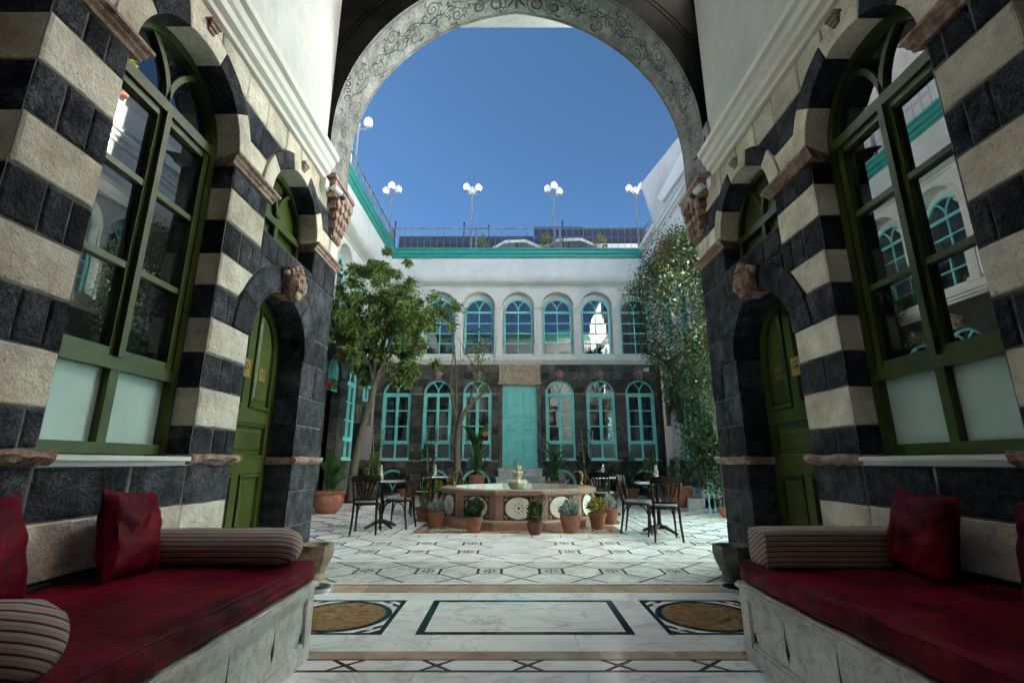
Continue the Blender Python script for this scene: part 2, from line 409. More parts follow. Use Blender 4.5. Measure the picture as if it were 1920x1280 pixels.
def voussoirs(pl, parent, c, zs, r0, r1, n, mats, depth, proud=.006, gap=.005, a_from=0, a_to=PI, name='arch_stone', mort=None):
    for i in range(n):
        t0 = a_from + (a_to - a_from) * i / n; t1 = a_from + (a_to - a_from) * (i + 1) / n
        g = gap / 2 / r1
        K = 9; ts = [t0 + g + (t1 - t0 - 2 * g) * q / (K - 1) for q in range(K)]
        poly = [(c + r0 * cos(t), zs + r0 * sin(t)) for t in ts] + [(c + (r1 - .003) * cos(t), zs + (r1 - .003) * sin(t)) for t in reversed(ts)]
        MB().prism(poly, pl, -depth, proud + random.uniform(-.003, .003), .006).build(name, mats[i % len(mats)], parent)
        if mort is not None:
            ts = [t0, (t0 + t1) / 2, t1]
            poly = [(c + (r0 + .004) * cos(t), zs + (r0 + .004) * sin(t)) for t in ts] + [(c + r1 * cos(t), zs + r1 * sin(t)) for t in reversed(ts)]
            mort.add([pl(p[0], p[1], -.012) for p in poly], [tuple(range(len(poly)))])

def arcpoly(c, zs, r, t0, t1, n): return [(c + r * cos(t0 + (t1 - t0) * i / n), zs + r * sin(t0 + (t1 - t0) * i / n)) for i in range(n + 1)]
def bar_arc(mb, pl, c, zs, r0, r1, t0, t1, d0, d1, n=14):
    A = arcpoly(c, zs, r0, t0, t1, n); B = arcpoly(c, zs, r1, t0, t1, n)
    for i in range(n): mb.prism([A[i], A[i + 1], B[i + 1], B[i]], pl, d0, d1, back=True)

def window(pl, parent, c, z0, zs, hw, d, paint, glass, low=.5, rows=3, fw=.055, frost=None, single=False, name='window', lo_rail=True, solid=False, hmat=None):
    """arched casement window: frame mesh is the part, each pane a sub-part"""
    mb = MB(); r = hw; T = .075
    for s in (-1, 1): pl.box(mb, c + s * hw - (fw if s > 0 else 0), c + s * hw + (fw if s < 0 else 0), z0, zs, d, d + .09)
    bar_arc(mb, pl, c, zs, r - fw, r, 0, PI, d, d + .09, 20)
    pl.box(mb, c - hw + fw, c + hw - fw, z0, z0 + fw, d, d + .088)
    pl.box(mb, c - hw + fw, c + hw - fw, zs - T / 2, zs + T / 2, d, d + .095)
    ri = r - fw; zt = zs + T / 2
    bw = fw * .62
    a1 = R_(62)
    bar_arc(mb, pl, c - ri, zt, ri - bw / 2, ri + bw / 2, 0, a1, d + .02, d + .07, 8)
    bar_arc(mb, pl, c + ri, zt, ri - bw / 2, ri + bw / 2, PI - a1, PI, d + .02, d + .07, 8)
    zl = z0 + low if lo_rail else z0 + fw
    if lo_rail:
        pl.box(mb, c - hw + fw, c + hw - fw, zl - .035, zl + .035, d, d + .092)
        pl.box(mb, c - fw / 2, c + fw / 2, z0 + fw, zl - .035, d, d + .086)
    cells = []
    top = zs - T / 2
    zb = zl + (.035 if lo_rail else 0)
    if single:
        pl.box(mb, c - bw / 2, c + bw / 2, zb, top, d + .02, d + .07)
        for i in range(1, rows):
            z = zb + (top - zb) * i / rows; pl.box(mb, c - hw + fw, c + hw - fw, z - bw / 2, z + bw / 2, d + .022, d + .068)
        for i in range(rows):
            a, b = zb + (top - zb) * i / rows, zb + (top - zb) * (i + 1) / rows
            cells += [([(c - hw + fw, a), (c, a), (c, b), (c - hw + fw, b)], glass), ([(c, a), (c + hw - fw, a), (c + hw - fw, b), (c, b)], glass)]
    else:
        sw = fw * .8
        for s in (-1, 1):
            e0, e1 = (c - hw + fw + .003, c - .003) if s < 0 else (c + .003, c + hw - fw - .003)
            pl.box(mb, e0, e0 + sw, zb + .003, top - .003, d + .015, d + .075 + .004 * s); pl.box(mb, e1 - sw, e1, zb + .003, top - .003, d + .015, d + .075 + .004 * s)
            pl.box(mb, e0 + sw, e1 - sw, zb + .003, zb + sw, d + .015, d + .074); pl.box(mb, e0 + sw, e1 - sw, top - sw, top - .003, d + .015, d + .074)
            for i in range(1, rows):
                z = zb + (top - zb) * i / rows; pl.box(mb, e0 + sw, e1 - sw, z - bw / 2, z + bw / 2, d + .02, d + .068)
            for i in range(rows):
                a, b = zb + (top - zb) * i / rows, zb + (top - zb) * (i + 1) / rows
                cells.append(([(e0 + sw * .6, a), (e1 - sw * .6, a), (e1 - sw * .6, b), (e0 + sw * .6, b)], glass))
        pl.box(mb, c - .022, c + .022, zb, top, d + .06, d + .105)      # astragal
    if lo_rail:
        for s in (-1, 1):
            e0, e1 = (c - hw + fw, c - fw / 2) if s < 0 else (c + fw / 2, c + hw - fw)
            cells.append(([(e0, z0 + fw), (e1, z0 + fw), (e1, zl), (e0, zl)], frost or glass))
    # fan panes
    la = arcpoly(c - ri, zt, ri, 0, R_(60), 6); ra = arcpoly(c + ri, zt, ri, PI, PI - R_(60), 6)
    cells.append(([(c - ri, zt)] + la + arcpoly(c, zt - .0, ri, R_(120), PI, 8), glass))
    cells.append(([(c + ri, zt)] + ra + arcpoly(c, zt, ri, R_(60), 0, 8), glass))
    cells.append((ra + arcpoly(c, zt, ri, R_(60), R_(120), 8)[1:] + list(reversed(la))[1:-1], glass))
    w = mb.build(name, paint, parent)
    for poly, g in cells:
        cs = sum(p[0] for p in poly) / len(poly); cz = sum(p[1] for p in poly) / len(poly)
        k1, k2 = random.uniform(-.006, .006), random.uniform(-.006, .006)
        b = MB()
        if solid: b.prism(poly, pl, d + .01, d + .035)
        else: b.add([pl(p[0], p[1], d + .04 + k1 * (p[0] - cs) + k2 * (p[1] - cz)) for p in poly], [tuple(range(len(poly)))])
        b.build('panel' if solid else 'pane', paint if solid else g, w)
    return w

def text_mesh(txt, size):
    cu = bpy.data.curves.new('t', 'FONT'); cu.body = txt; cu.size = size; cu.align_x = 'CENTER'; cu.align_y = 'CENTER'; cu.extrude = .0006
    ob = bpy.data.objects.new('t', cu); COL.objects.link(ob)
    dg = bpy.context.evaluated_depsgraph_get(); me = bpy.data.meshes.new_from_object(ob.evaluated_get(dg))
    bpy.data.objects.remove(ob); return me

# carved lion-mask keystone mesh, facing +y local (0.30 tall)
def mask_mesh():
    mb = MB(); nu, nv = 22, 16; vs = []; fs = []
    for j in range(nv + 1):
        th = PI * j / nv
        for i in range(nu):
            ph = 2 * PI * i / nu
            x = sin(th) * cos(ph); y = sin(th) * sin(ph); z = cos(th)
            r = 1.0
            if y > -.2:
                r += .38 * math.exp(-((x / .2) ** 2 + ((z + .05) / .32) ** 2))            # muzzle, nose
                r -= .30 * math.exp(-(((abs(x) - .42) / .17) ** 2 + ((z - .28) / .15) ** 2))   # eyes
                r += .25 * math.exp(-(((abs(x) - .4) / .3) ** 2 + ((z - .55) / .13) ** 2))     # brows
                r -= .38 * math.exp(-((x / .36) ** 2 + ((z + .55) / .13) ** 2))               # mouth
                r += .22 * math.exp(-((x / .4) ** 2 + ((z + .85) / .16) ** 2))                # chin
                r += .22 * math.exp(-(((abs(x) - .55) / .22) ** 2 + ((z + .2) / .25) ** 2))    # cheeks
            r += .06 * sin(ph * 9) * (1 - abs(z))
            vs.append((x * r * .115, y * r * .10, z * r * .15))
    for j in range(nv):
        for i in range(nu):
            k = (i + 1) % nu; fs.append((j * nu + i, (j + 1) * nu + i, (j + 1) * nu + k, j * nu + k))
    mb.add(vs, fs)
    for s in (-1, 1):
        for k in range(3): mb.sphere((s * (.06 + .045 * k), .03 - .02 * k, .15 - .035 * k), .035, 8, 6)
    mb.sphere((0, .03, .17), .045, 8, 6)
    mb.box(-.10, .10, -.16, .02, -.12, .16)
    me = mb.mesh('mask', smooth=True); me.materials.append(MATS['rosy_stone']); return me
MASK = mask_mesh()
def mask(pl, parent, a, z, d, k=1.0):
    o = link('carved_mask', MASK, parent)
    o.location = Vector(pl(a, z, d)) - worg(parent)
    ang = math.atan2(pl.nd[1], pl.nd[0]) - PI / 2
    o.rotation_euler = (0, 0, ang); o.scale = (k, k, k); return o

# ------------------------------------------------------------------ leaves
def leaves_mesh(name, P, D, Nn, ln, wd, mat, fold=.25):
    """P centres (n,3), D direction, Nn normal; ln, wd arrays"""
    P = np.asarray(P, float); n = len(P); D = np.asarray(D, float); D /= np.linalg.norm(D, axis=1)[:, None] + 1e-9
    S = np.cross(D, Nn); S /= np.linalg.norm(S, axis=1)[:, None] + 1e-9; U = np.cross(S, D)
    ln = np.broadcast_to(ln, (n,))[:, None]; wd = np.broadcast_to(wd, (n,))[:, None]
    b = P - D * ln * .5; t = P + D * ln * .5 - U * ln * .12
    l = P - S * wd * .5 + U * wd * fold; r = P + S * wd * .5 + U * wd * fold
    V = np.stack([b, l, t, r], 1).reshape(-1, 3)
    I = np.arange(n)[:, None] * 4
    F = np.concatenate([I + [0, 2, 1], I + [0, 3, 2]], 1).reshape(-1, 3)
    me = bpy.data.meshes.new(name); me.vertices.add(len(V)); me.vertices.foreach_set('co', V.ravel())
    me.loops.add(F.size); me.loops.foreach_set('vertex_index', F.ravel().astype(np.int32))
    me.polygons.add(len(F)); me.polygons.foreach_set('loop_start', np.arange(0, F.size, 3).astype(np.int32))
    me.update(calc_edges=True); me.validate(); me.materials.append(MATS[mat]); return me
def rdir(n, up=0.0):
    v = np.random.normal(size=(n, 3)); v[:, 2] += up; return v / np.linalg.norm(v, axis=1)[:, None]

# ================================================================== SETTING
g = MB().add([(-1500, -1500, -.06), (1500, -1500, -.06), (1500, 1500, -.06), (-1500, 1500, -.06)], [(0, 1, 2, 3)]).build('ground', 'ground_earth')
tag(g, 'earth ground around the house', 'ground', kind='structure')

# ---------------------------------------------------------------- floor with stone inlay tiles
floor = MB().box(-2.09, 2.21, -2.2, 4.72, -.05, 0).box(-4.75, 5.2, 4.72, 16.6, -.05, 0).build('floor', 'marble_brown')
tag(floor, 'polished marble floor with dark red inlay lines', 'floor', kind='structure')
GAPF = .004
def slab(poly, mat, h=.004, name='floor_tile', parent=floor):
    n = len(poly)
    mb = MB().add([(p[0], p[1], .0003) for p in poly] + [(p[0], p[1], h) for p in poly],
                  [tuple(range(n, 2 * n))] + [(i, (i + 1) % n, n + (i + 1) % n, n + i) for i in range(n)])
    return mb.build(name, mat, parent)
def srect(x0, x1, y0, y1, mat, g=.0015, **k): return slab([(x0 + g, y0 + g), (x1 - g, y0 + g), (x1 - g, y1 - g), (x0 + g, y1 - g)], mat, **k)
def band(x0, x1, y0, y1, mat, w, g=.0015, **k):
    n = max(1, round((x1 - x0) / w)); e = [x0] + [x0 + (x1 - x0) * (i + random.uniform(-.18, .18)) / n for i in range(1, n)] + [x1]
    for i in range(n): srect(e[i], e[i + 1], y0, y1, mat, g, **k)
XL, XR, XC = -2.09, 2.21, .085
# joints of the hall: a pale grey bed under the hall slabs so their seams read fine and light
slab([(XL, -2.2), (XR, -2.2), (XR, 4.72), (XL, 4.72)], 'joint', h=.0012, name='mortar_bed')
yy = -2.2
for k in range(5): band(XL, XR, yy, yy + .93, 'marble_white', .9); yy += .93      # towards and behind the camera, up to 2.45
band(XL, XR, 2.45, 2.86, 'marble_white', .85)
srect(XL, XR, 2.86, 2.885, 'marble_brown', 0)
# band of crosses 2.885..3.02
def clip(poly, x0, x1, y0, y1):
    def cl(p, ax, v, sg):
        out = []
        for i in range(len(p)):
            a, b = p[i], p[(i + 1) % len(p)]; ia = sg * (a[ax] - v) >= -1e-9; ib = sg * (b[ax] - v) >= -1e-9
            if ia: out.append(a)
            if ia != ib:
                t = (v - a[ax]) / (b[ax] - a[ax]); out.append((a[0] + t * (b[0] - a[0]), a[1] + t * (b[1] - a[1])))
        return out
    for ax, v, sg in ((0, x0, 1), (0, x1, -1), (1, y0, 1), (1, y1, -1)):
        poly = cl(poly, ax, v, sg)
        if len(poly) < 3: return []
    return poly
slab([(XL, 2.885), (XR, 2.885), (XR, 3.015), (XL, 3.015)], 'marble_brown', h=.0024, name='inlay_bed')
y0, y1 = 2.885, 3.015; yc = (y0 + y1) / 2; P = .495; lw = .019; hw_ = .075
xc = XC - 5 * P
while xc < XR + P:
    for poly in ([(xc - P + hw_ - .0 + lw, y0), (xc - hw_ - lw, y0), (xc - lw * 1.2, yc), (xc - hw_ - lw, y1), (xc - P + hw_ + lw, y1), (xc - P + lw * 1.2, yc)],
                 [(xc - hw_ + lw, y0), (xc + hw_ - lw, y0), (xc, yc - lw)], [(xc - hw_ + lw, y1), (xc, yc + lw), (xc + hw_ - lw, y1)]):
        q = clip(poly, XL, XR, y0, y1)
        if len(q) > 2: slab(q, 'marble_white')
    xc += P
srect(XL, XR, 3.015, 3.03, 'marble_brown', 0)
band(XL, XR, 3.03, 3.15, 'marble_tan', .42)
band(XL, XR, 3.15, 3.425, 'marble_white', .8)
band(XL, XR, 4.215, 4.44, 'marble_white', .8)
band(XL, XR, 4.44, 4.70, 'marble_tan', .38)
srect(XL, XR, 4.70, 4.72, 'marble_brown', 0)
# row with the framed panel and the two medallions
Y0, Y1 = 3.425, 4.215; pxa, pxb = XC - .705, XC + .705; bw = .052
for a, b in ((XC - .92, pxa), (pxb, XC + .92)): srect(a, b, Y0, Y1, 'marble_white')
def blackframe(x0, x1, ya, yb, w):
    for r in ((x0, x1, ya, ya + w), (x0, x1, yb - w, yb)): srect(*r, 'marble_black', .0004, name='inlay_strip')
    for r in ((x0, x0 + w, ya + w, yb - w), (x1 - w, x1, ya + w, yb - w)): srect(*r, 'marble_black', .0004, name='inlay_strip')
blackframe(pxa, pxb, Y0, Y1, bw)
srect(pxa + bw, pxb - bw, Y0 + bw, Y1 - bw, 'marble_white', .0008, h=.0042)
for sgn in (-1, 1):
    x0, x1 = (XC - .92 - .79, XC - .92) if sgn < 0 else (XC + .92, XC + .92 + .79)
    o0, o1 = (XL, x0) if sgn < 0 else (x1, XR)
    srect(o0, o1, Y0, Y1, 'marble_white')
    blackframe(x0, x1, Y0, Y1, .035); cx, cy = (x0 + x1) / 2, (Y0 + Y1) / 2
    slab([(x0 + .035, Y0 + .035), (x1 - .035, Y0 + .035), (x1 - .035, Y1 - .035), (x0 + .035, Y1 - .035)], 'marble_white', h=.0038, name='medallion_ground')
    N = 48
    slab([(cx + .36 * cos(2 * PI * i / N), cy + .36 * sin(2 * PI * i / N)) for i in range(N)], 'marble_black', h=.0044, name='medallion_ring')
    slab([(cx + .315 * cos(2 * PI * i / N), cy + .315 * sin(2 * PI * i / N)) for i in range(N)], 'marble_medallion', h=.0050, name='medallion_disc')
    tri = MB()
    for qx in (-1, 1):
        for qy in (-1, 1):
            kx, ky = cx + qx * .36, cy + qy * .36
            u = .052
            for i in range(4):
                for j in range(4):
                    px_, py_ = kx - qx * u * i, ky - qy * u * j
                    ex, ey = kx - qx * u * (i + 1), ky - qy * u * (j + 1)
                    if (ex - cx) ** 2 + (ey - cy) ** 2 < .365 ** 2 or (i + j) > 3: continue
                    if (i + j) % 2 == 0: tri.add([(px_, py_, .0046), (ex, py_, .0046), (px_, ey, .0046)], [(0, 1, 2)])
                    else: tri.add([(ex, ey, .0046), (ex, py_, .0046), (px_, ey, .0046)], [(0, 1, 2)])
    tri.build('mosaic_triangles', 'marble_black', floor, kind='stuff')

# ---- courtyard lattice of squares and elongated hexagons
D_, S_ = .62, .235; lg = .0135
def inset(poly, w):
    n = len(poly); out = []
    for i in range(n):
        a, b, c = poly[i - 1], poly[i], poly[(i + 1) % n]
        def nrm(p, q): l = math.hypot(q[0] - p[0], q[1] - p[1]); return (-(q[1] - p[1]) / l, (q[0] - p[0]) / l)
        n1, n2 = nrm(a, b), nrm(b, c); k = 1 + n1[0] * n2[0] + n1[1] * n2[1]
        out.append((b[0] + (n1[0] + n2[0]) / k * w, b[1] + (n1[1] + n2[1]) / k * w))
    return out
LW_ = .0145
def hexh(cx, cy):   # tile between two squares side by side
    a = D_ / 2 - S_ / 2
    return inset([(cx - a, cy - S_ / 2), (cx, cy - D_ / 2), (cx + a, cy - S_ / 2), (cx + a, cy + S_ / 2), (cx, cy + D_ / 2), (cx - a, cy + S_ / 2)], LW_)
def hexv(cx, cy): return [(cx + (y - cy), cy + (x - cx)) for x, y in reversed(hexh(cx, cy))]
def sqr(cx, cy):
    e = S_ / 2 - LW_; return [(cx - e, cy - e), (cx + e, cy - e), (cx + e, cy + e), (cx - e, cy + e)]
TILES = []
def lattice(x0, x1, y0, y1, ox, oy, mat, hole=None):
    i0, i1 = int((x0 - ox) / D_) - 2, int((x1 - ox) / D_) + 2; j0, j1 = int((y0 - oy) / D_) - 2, int((y1 - oy) / D_) + 2
    for i in range(i0, i1 + 1):
        for j in range(j0, j1 + 1):
            X, Yv = ox + i * D_, oy + j * D_
            for kind, cx, cy, fn in (('s', X, Yv, sqr), ('h', X + D_ / 2, Yv, hexh), ('v', X, Yv + D_ / 2, hexv)):
                if hole and hole[0] < cx < hole[1] and hole[2] < cy < hole[3]: continue
                p = fn(cx, cy); q = clip(p, x0, x1, y0, y1)
                if len(q) < 3: continue
                ar = abs(sum(q[k][0] * q[(k + 1) % len(q)][1] - q[(k + 1) % len(q)][0] * q[k][1] for k in range(len(q)))) / 2
                if ar < .0015: continue
                full = max(abs(a[0] - b[0]) + abs(a[1] - b[1]) for a, b in zip(p, q)) < 1e-6 if len(p) == len(q) else False
                TILES.append((cy, kind, cx, cy, q, full, mat))
WX0, WX1 = -4.75, 5.2
lattice(WX0, WX1, 4.80, 5.74, XC + D_ / 2, 5.27, 'marble_grey')
lattice(WX0, WX1, 5.90, 7.42, XC, 6.35, 'marble_court', hole=(XC - .4, XC + .4, 6.3, 7.02))
_h = [(-.5, .1175), (-.31, .31), (-.1175, .1175), (.1175, .1175), (.31, .31), (.5, .1175)]
_p = [(XC + x * .985, 6.35 - z + .012) for x, z in _h] + [(XC + .49, 6.46), (XC + .30, 6.66), (XC + .49, 6.86)] + [(XC + x * .985, 6.97 + z - .012) for x, z in reversed(_h)] + [(XC - .49, 6.86), (XC - .30, 6.66), (XC - .49, 6.46)]
slab(_p, 'marble_court')
lattice(WX0, -2.22, 7.42, 16.55, XC, 6.35, 'marble_court')
lattice(2.40, WX1, 7.42, 16.55, XC, 6.35, 'marble_court')
lattice(-2.22, 2.40, 12.0, 16.55, XC, 6.35, 'marble_court')
star = MB()
for k in range(8):
    a = PI / 4 * k; r0, r1, w = .030, .088 if k % 2 == 0 else .078, .017
    f = lambda r, o: (r * cos(a) - o * sin(a), r * sin(a) + o * cos(a), .0052)
    star.add([f(r0, 0), f((r0 + r1) / 2, -w), f(r1, 0), f((r0 + r1) / 2, w)], [(0, 1, 2, 3)])
star.add([(.018 * cos(k * PI / 4), .018 * sin(k * PI / 4), .0052) for k in range(8)], [tuple(range(8))])
STAR = star.mesh('star'); STAR.materials.append(MATS['marble_brown'])
proto = {}
TILES.sort(key=lambda t: t[0]); bulk = {}; cnt = 0; SMALLST = MB()
for cy_, kind, cx, cy, q, full, mat in TILES:
    vis = abs(cx - XC) < 2.2 + .25 * max(0, cy - 6) 
    if cnt < 250 and vis:
        cnt += 1
        if full:
            if (kind, mat) not in proto:
                n = len(q); mb = MB().add([(p[0] - cx, p[1] - cy, .0003) for p in q] + [(p[0] - cx, p[1] - cy, .004) for p in q],
                                          [tuple(range(n, 2 * n))] + [(i, (i + 1) % n, n + (i + 1) % n, n + i) for i in range(n)])
                proto[(kind, mat)] = mb.mesh('tile')
            o = link('floor_tile', proto[(kind, mat)], floor, mat); o.location = (cx, cy, 0)
        else: o = slab(q, mat)
        if kind == 's' and full:
            st = link('star_inlay', STAR, o); st.location = (0, 0, 0)
    else:
        mb = bulk.setdefault(mat, MB()); mb.add([(p[0], p[1], .004) for p in q], [tuple(range(len(q)))])
        if kind == 's' and full:
            SMALLST.add([(v[0] + cx, v[1] + cy, v[2]) for v in star.v], star.f)
for mat, mb in bulk.items(): mb.build('distant_tiles', mat, floor, kind='stuff')
SMALLST.build('distant_star_inlays', 'marble_brown', floor, kind='stuff')
# border strips between the carpets and round the fountain
for a, b in ((4.735, 4.79), (5.755, 5.885)): band(WX0, WX1, a, b, 'marble_court', 1.1)
def frame_band(x0, x1, y0, y1, w):      # white kerbs with a lozenge band between
    pass
band(-2.22, 2.40, 7.435, 7.50, 'marble_court', .9); band(-2.22, 2.40, 7.70, 7.78, 'marble_court', .9)
lz = []
def lozenges(x0, x1, y0, y1, along):
    n = round(((x1 - x0) if along == 'x' else (y1 - y0)) / .42); L_ = ((x1 - x0) if along == 'x' else (y1 - y0)) / n
    for i in range(n):
        e = .008; h = ((y1 - y0) if along == 'x' else (x1 - x0)) / 2
        loc = [[(e * 2, 0), (L_ / 2, -h + e), (L_ - e * 2, 0), (L_ / 2, h - e)], [(e, -h + .002), (L_ / 2 - e * 2, -h + .002), (e, -e)], [(L_ / 2 + 2 * e, -h + .002), (L_ - e, -h + .002), (L_ - e, -e)],
               [(e, h - .002), (e, e), (L_ / 2 - 2 * e, h - .002)], [(L_ - e, h - .002), (L_ / 2 + 2 * e, h - .002), (L_ - e, e)]]
        for p in loc:
            if along == 'x': slab([(x0 + i * L_ + a, (y0 + y1) / 2 + b) for a, b in p], 'marble_court')
            else: slab([((x0 + x1) / 2 + b, y0 + i * L_ + a) for a, b in p], 'marble_court')
lozenges(-2.22, 2.40, 7.51, 7.69, 'x')
for x0, x1 in ((-2.20, -2.06), (2.24, 2.38)):
    for k in range(9): srect(x0, x1, 7.80 + .46 * k, 7.80 + .46 * (k + 1), 'marble_court')
for x0, x1 in ((-2.04, -1.82), (2.0, 2.22)): lozenges(x0, x1, 7.80, 11.95, 'y')
for x0, x1 in ((-1.80, -1.56), (1.76, 1.98)):
    for k in range(5): srect(x0, x1, 7.80 + .83 * k, 7.80 + .83 * (k + 1), 'marble_court')
band(-1.54, 1.74, 7.80, 7.92, 'marble_court', .8)
# plinth round the fountain: tan edging with mosaic corners
band(-1.54, 1.74, 7.94, 8.10, 'marble_tan', .5); 
for x0, x1 in ((-1.54, -1.38), (1.58, 1.74)):
    for k in range(6): srect(x0, x1, 8.11 + .63 * k, 8.11 + .63 * (k + 1), 'marble_tan')
slab([(-1.37, 8.11), (1.57, 8.11), (1.57, 11.9), (-1.37, 11.9)], 'marble_tan', h=.002, name='plinth_ground')
ms = MB()
for sx in (-1, 1):
    for i in range(10):
        for j in range(3):
            if (i + j) % 2: continue
            cx, cy = XC + .02 + sx * (1.38 - i * .075), 8.20 + j * .075
            ms.add([(cx - .036, cy, .0042), (cx, cy - .036, .0042), (cx + .036, cy, .0042), (cx, cy + .036, .0042)], [(0, 1, 2, 3)])
ms.build('mosaic_pieces', 'marble_white', floor, kind='stuff')

# ================================================================== HALL (iwan) SIDE WALLS
ROWA = [0, .27, .55, .81, 1.05, 1.12, 1.30, 1.56, 1.80, 2.05, 2.29, 2.54, 2.80, 3.06, 3.24]
def colA(k): return 'limestone' if ROWA[k] in (.0, .55, 1.30, 1.80, 2.29, 2.80) else 'basalt'
def impost(pl, parent, a0, a1, z=3.24, back=-.22, name='impost', hgt=.08, dp=.065):
    mb = MB()
    prof = [(back, z), (.012, z), (.018, z + hgt * .25), (dp * .55, z + hgt * .4), (dp * .6, z + hgt * .6), (dp, z + hgt * .75), (dp, z + hgt), (back, z + hgt)]
    extrude(pl, prof, a0, a1, -1 * .5, .5, mb); return mb.build(name, 'rosy_stone', parent)
def rough_band(pl, parent, a0, a1, z0, z1, dp, name='worn_moulding'):
    mb = MB(); n = max(3, int((a1 - a0) / .035)); prof = [(-.25, z0), (.0, z0), (dp * .7, z0 + (z1 - z0) * .3), (dp, z0 + (z1 - z0) * .65), (dp * .7, z1), (-.25, z1)]
    vs = []
    for i in range(n + 1):
        a = a0 + (a1 - a0) * i / n
        for d, z in prof:
            j = 0 if d < 0 else .012; vs.append(pl(a + random.uniform(-j, j) * .3, z + random.uniform(-j, j) * .8, d + random.uniform(-j, j)))
    m = len(prof); fs = [(i * m + k, (i + 1) * m + k, (i + 1) * m + (k + 1) % m, i * m + (k + 1) % m) for i in range(n) for k in range(m)]
    fs += [tuple(range(m)), tuple(range(n * m, n * m + m))]
    return mb.add(vs, fs).build(name, 'rosy_stone', parent)

def iwan_wall(pl, side, lab):
    W = thing('striped_wall', lab, 'wall', pl(2.7, 0, 0))
    mort = MB()
    win = Op(2.685, .515, 1.05, 3.32, .515 + .16); door = Op(4.21, .51, -1, 2.05, .51 + .24); fan = Op(4.21, .49, 2.98, 3.32, .49 + .15)
    w2 = lambda k: .17 if colA(k) == 'basalt' else .45
    stones(pl, W, 1.75, 2.17, ROWA, [], colA, lambda k: .14 if colA(k) == 'basalt' and k > 4 else .42, mort=mort, rough=.005, depth=.5)
    stones(pl, W, 2.17, 3.20, ROWA[:5], [], colA, lambda k: .5 if colA(k) == 'basalt' else .42, mort=mort, rough=.005)
    stones(pl, W, 3.20, 3.70, ROWA, [door], colA, lambda k: .17 if colA(k) == 'basalt' and k > 4 else .5, mort=mort, rough=.005)
    stones(pl, W, 3.70, 4.72, [2.05, 2.40, 2.75, 2.98], [door], lambda k: 'basalt', lambda k: .36, mort=mort, rough=.005)
    rend = [0, .22, .48, .80, 1.05, 1.12, 1.42, 1.70, 2.05, 2.33, 2.62, 2.92, 3.24]
    stones(pl, W, 4.72, 5.32, rend, [door], lambda k: 'basalt', lambda k: (.6, .32)[k % 2], mort=mort, rough=.005, depth=.45)
    top = [3.32, 3.57, 3.83, 4.10]
    stones(pl, W, -2.2, 5.32, top, [win, fan], lambda k: ('limestone', 'basalt', 'limestone')[k], lambda k: .34, mort=mort, rough=.005, depth=.25)
    # nearer the camera: a further bay set back in shadow, and the wall beyond
    stones(pl, W, -2.2, .55, ROWA, [], colA, lambda k: .3, mort=mort, rough=.005, depth=.4)
    bk = Plane((pl.o[0] - pl.nd[0] * .45, pl.o[1]), pl.sd, pl.nd)
    stones(bk, W, .5, 1.8, ROWA + [3.32], [], lambda k: 'basalt' if k > 12 else colA(k), lambda k: .33, mort=None, depth=.1, gap=.003)
    voussoirs(pl, W, 2.685, 3.32, .515, .675, 5, ['limestone', 'basalt'], .25, .012, mort=mort)
    voussoirs(pl, W, 4.21, 2.05, .51, .75, 7, ['basalt'], .26, .01, mort=mort)
    voussoirs(pl, W, 4.21, 3.32, .49, .64, 5, ['limestone', 'basalt'], .25, .012, mort=mort)
    mort.build('mortar', 'mortar', W)
    # solid core behind the stones
    core = MB(); 
    pl.box(core, -2.2, 5.30, -.05, 7.9, -.75, -.56)
    core.build('wall_core', 'plaster', W)
    for a0, a1 in ((1.72, 2.22), (3.15, 3.75), (4.67, 5.33)):
        impost(pl, W, a0, a1)
    impost(pl, W, -2.2, .6)
    for a0, a1 in ((1.4, 2.22), (3.17, 3.74), (4.68, 5.35)): rough_band(pl, W, a0, a1, 1.052, 1.118, .05)
    sl = MB(); pl.box(sl, 2.215, 3.165, 1.078, 1.104, -.24, .035); pl.box(sl, 2.175, 3.195, 1.05, 1.076, -.24, .0); sl.build('window_sill', 'paint_white', W)
    # keystone brackets
    for a, z in ((2.685, 3.93), (4.21, 3.87)):
        mb = MB()
        for k in range(3): pl.box(mb, a - .03 - .01 * k, a + .03 + .01 * k, z + .028 * k, z + .028 * k + .027, -.02, .03 + .014 * k)
        mb.build('keystone_bracket', 'rosy_stone', W)
    mask(pl, W, 4.21, 2.66, .06, .95)
    # cornice and plaster above
    prof = [(-.3, 4.10), (.03, 4.10), (.035, 4.14), (.075, 4.16), (.085, 4.21), (.11, 4.235), (.125, 4.29), (.16, 4.31), (.165, 4.365), (.10, 4.385), (-.3, 4.385)]
    extrude(pl, prof, -2.2, 4.70).build('cornice', 'plaster_trim', W) if False else extrude(pl, prof, -2.2, 4.705).build('cornice', 'plaster_trim', W)
    mb = MB(); pl.box(mb, -2.2, 4.71, 4.386, 7.9, -.3, -.002); mb.build('plaster_wall', 'plaster', W)
    # window
    w = window(pl, W, 2.685, 1.115, 3.32, .515, -.25, 'green_paint', 'glass', low=.50, rows=3, fw=.062, frost='frosted_glass')
    # door leaf with panels
    d0 = -.27; c = 4.21
    mb = MB(); poly = [(c - .51, 0.006), (c + .51, .006)] + arcpoly(c, 2.05, .51, 0, PI, 18)
    mb.prism(poly, pl, d0 - .03, d0)
    def bx(a0, a1, z0, z1, d=.02): pl.box(mb, c + a0, c + a1, z0, z1, d0 - .001, d0 + d)
    bx(-.51, -.41, .006, 2.05); bx(.41, .51, .006, 2.05)
    bar_arc(mb, pl, c, 2.05, .41, .51, 0, PI, d0 - .001, d0 + .02, 16)
    bx(-.052, .052, 1.53, 2.455); bx(-.052, .052, .20, .975)
    bx(-.41, .41, .006, .20); bx(-.41, .41, .975, 1.10); bx(-.41, .41, 1.41, 1.53)
    dr = mb.build('door', 'green_paint', W)
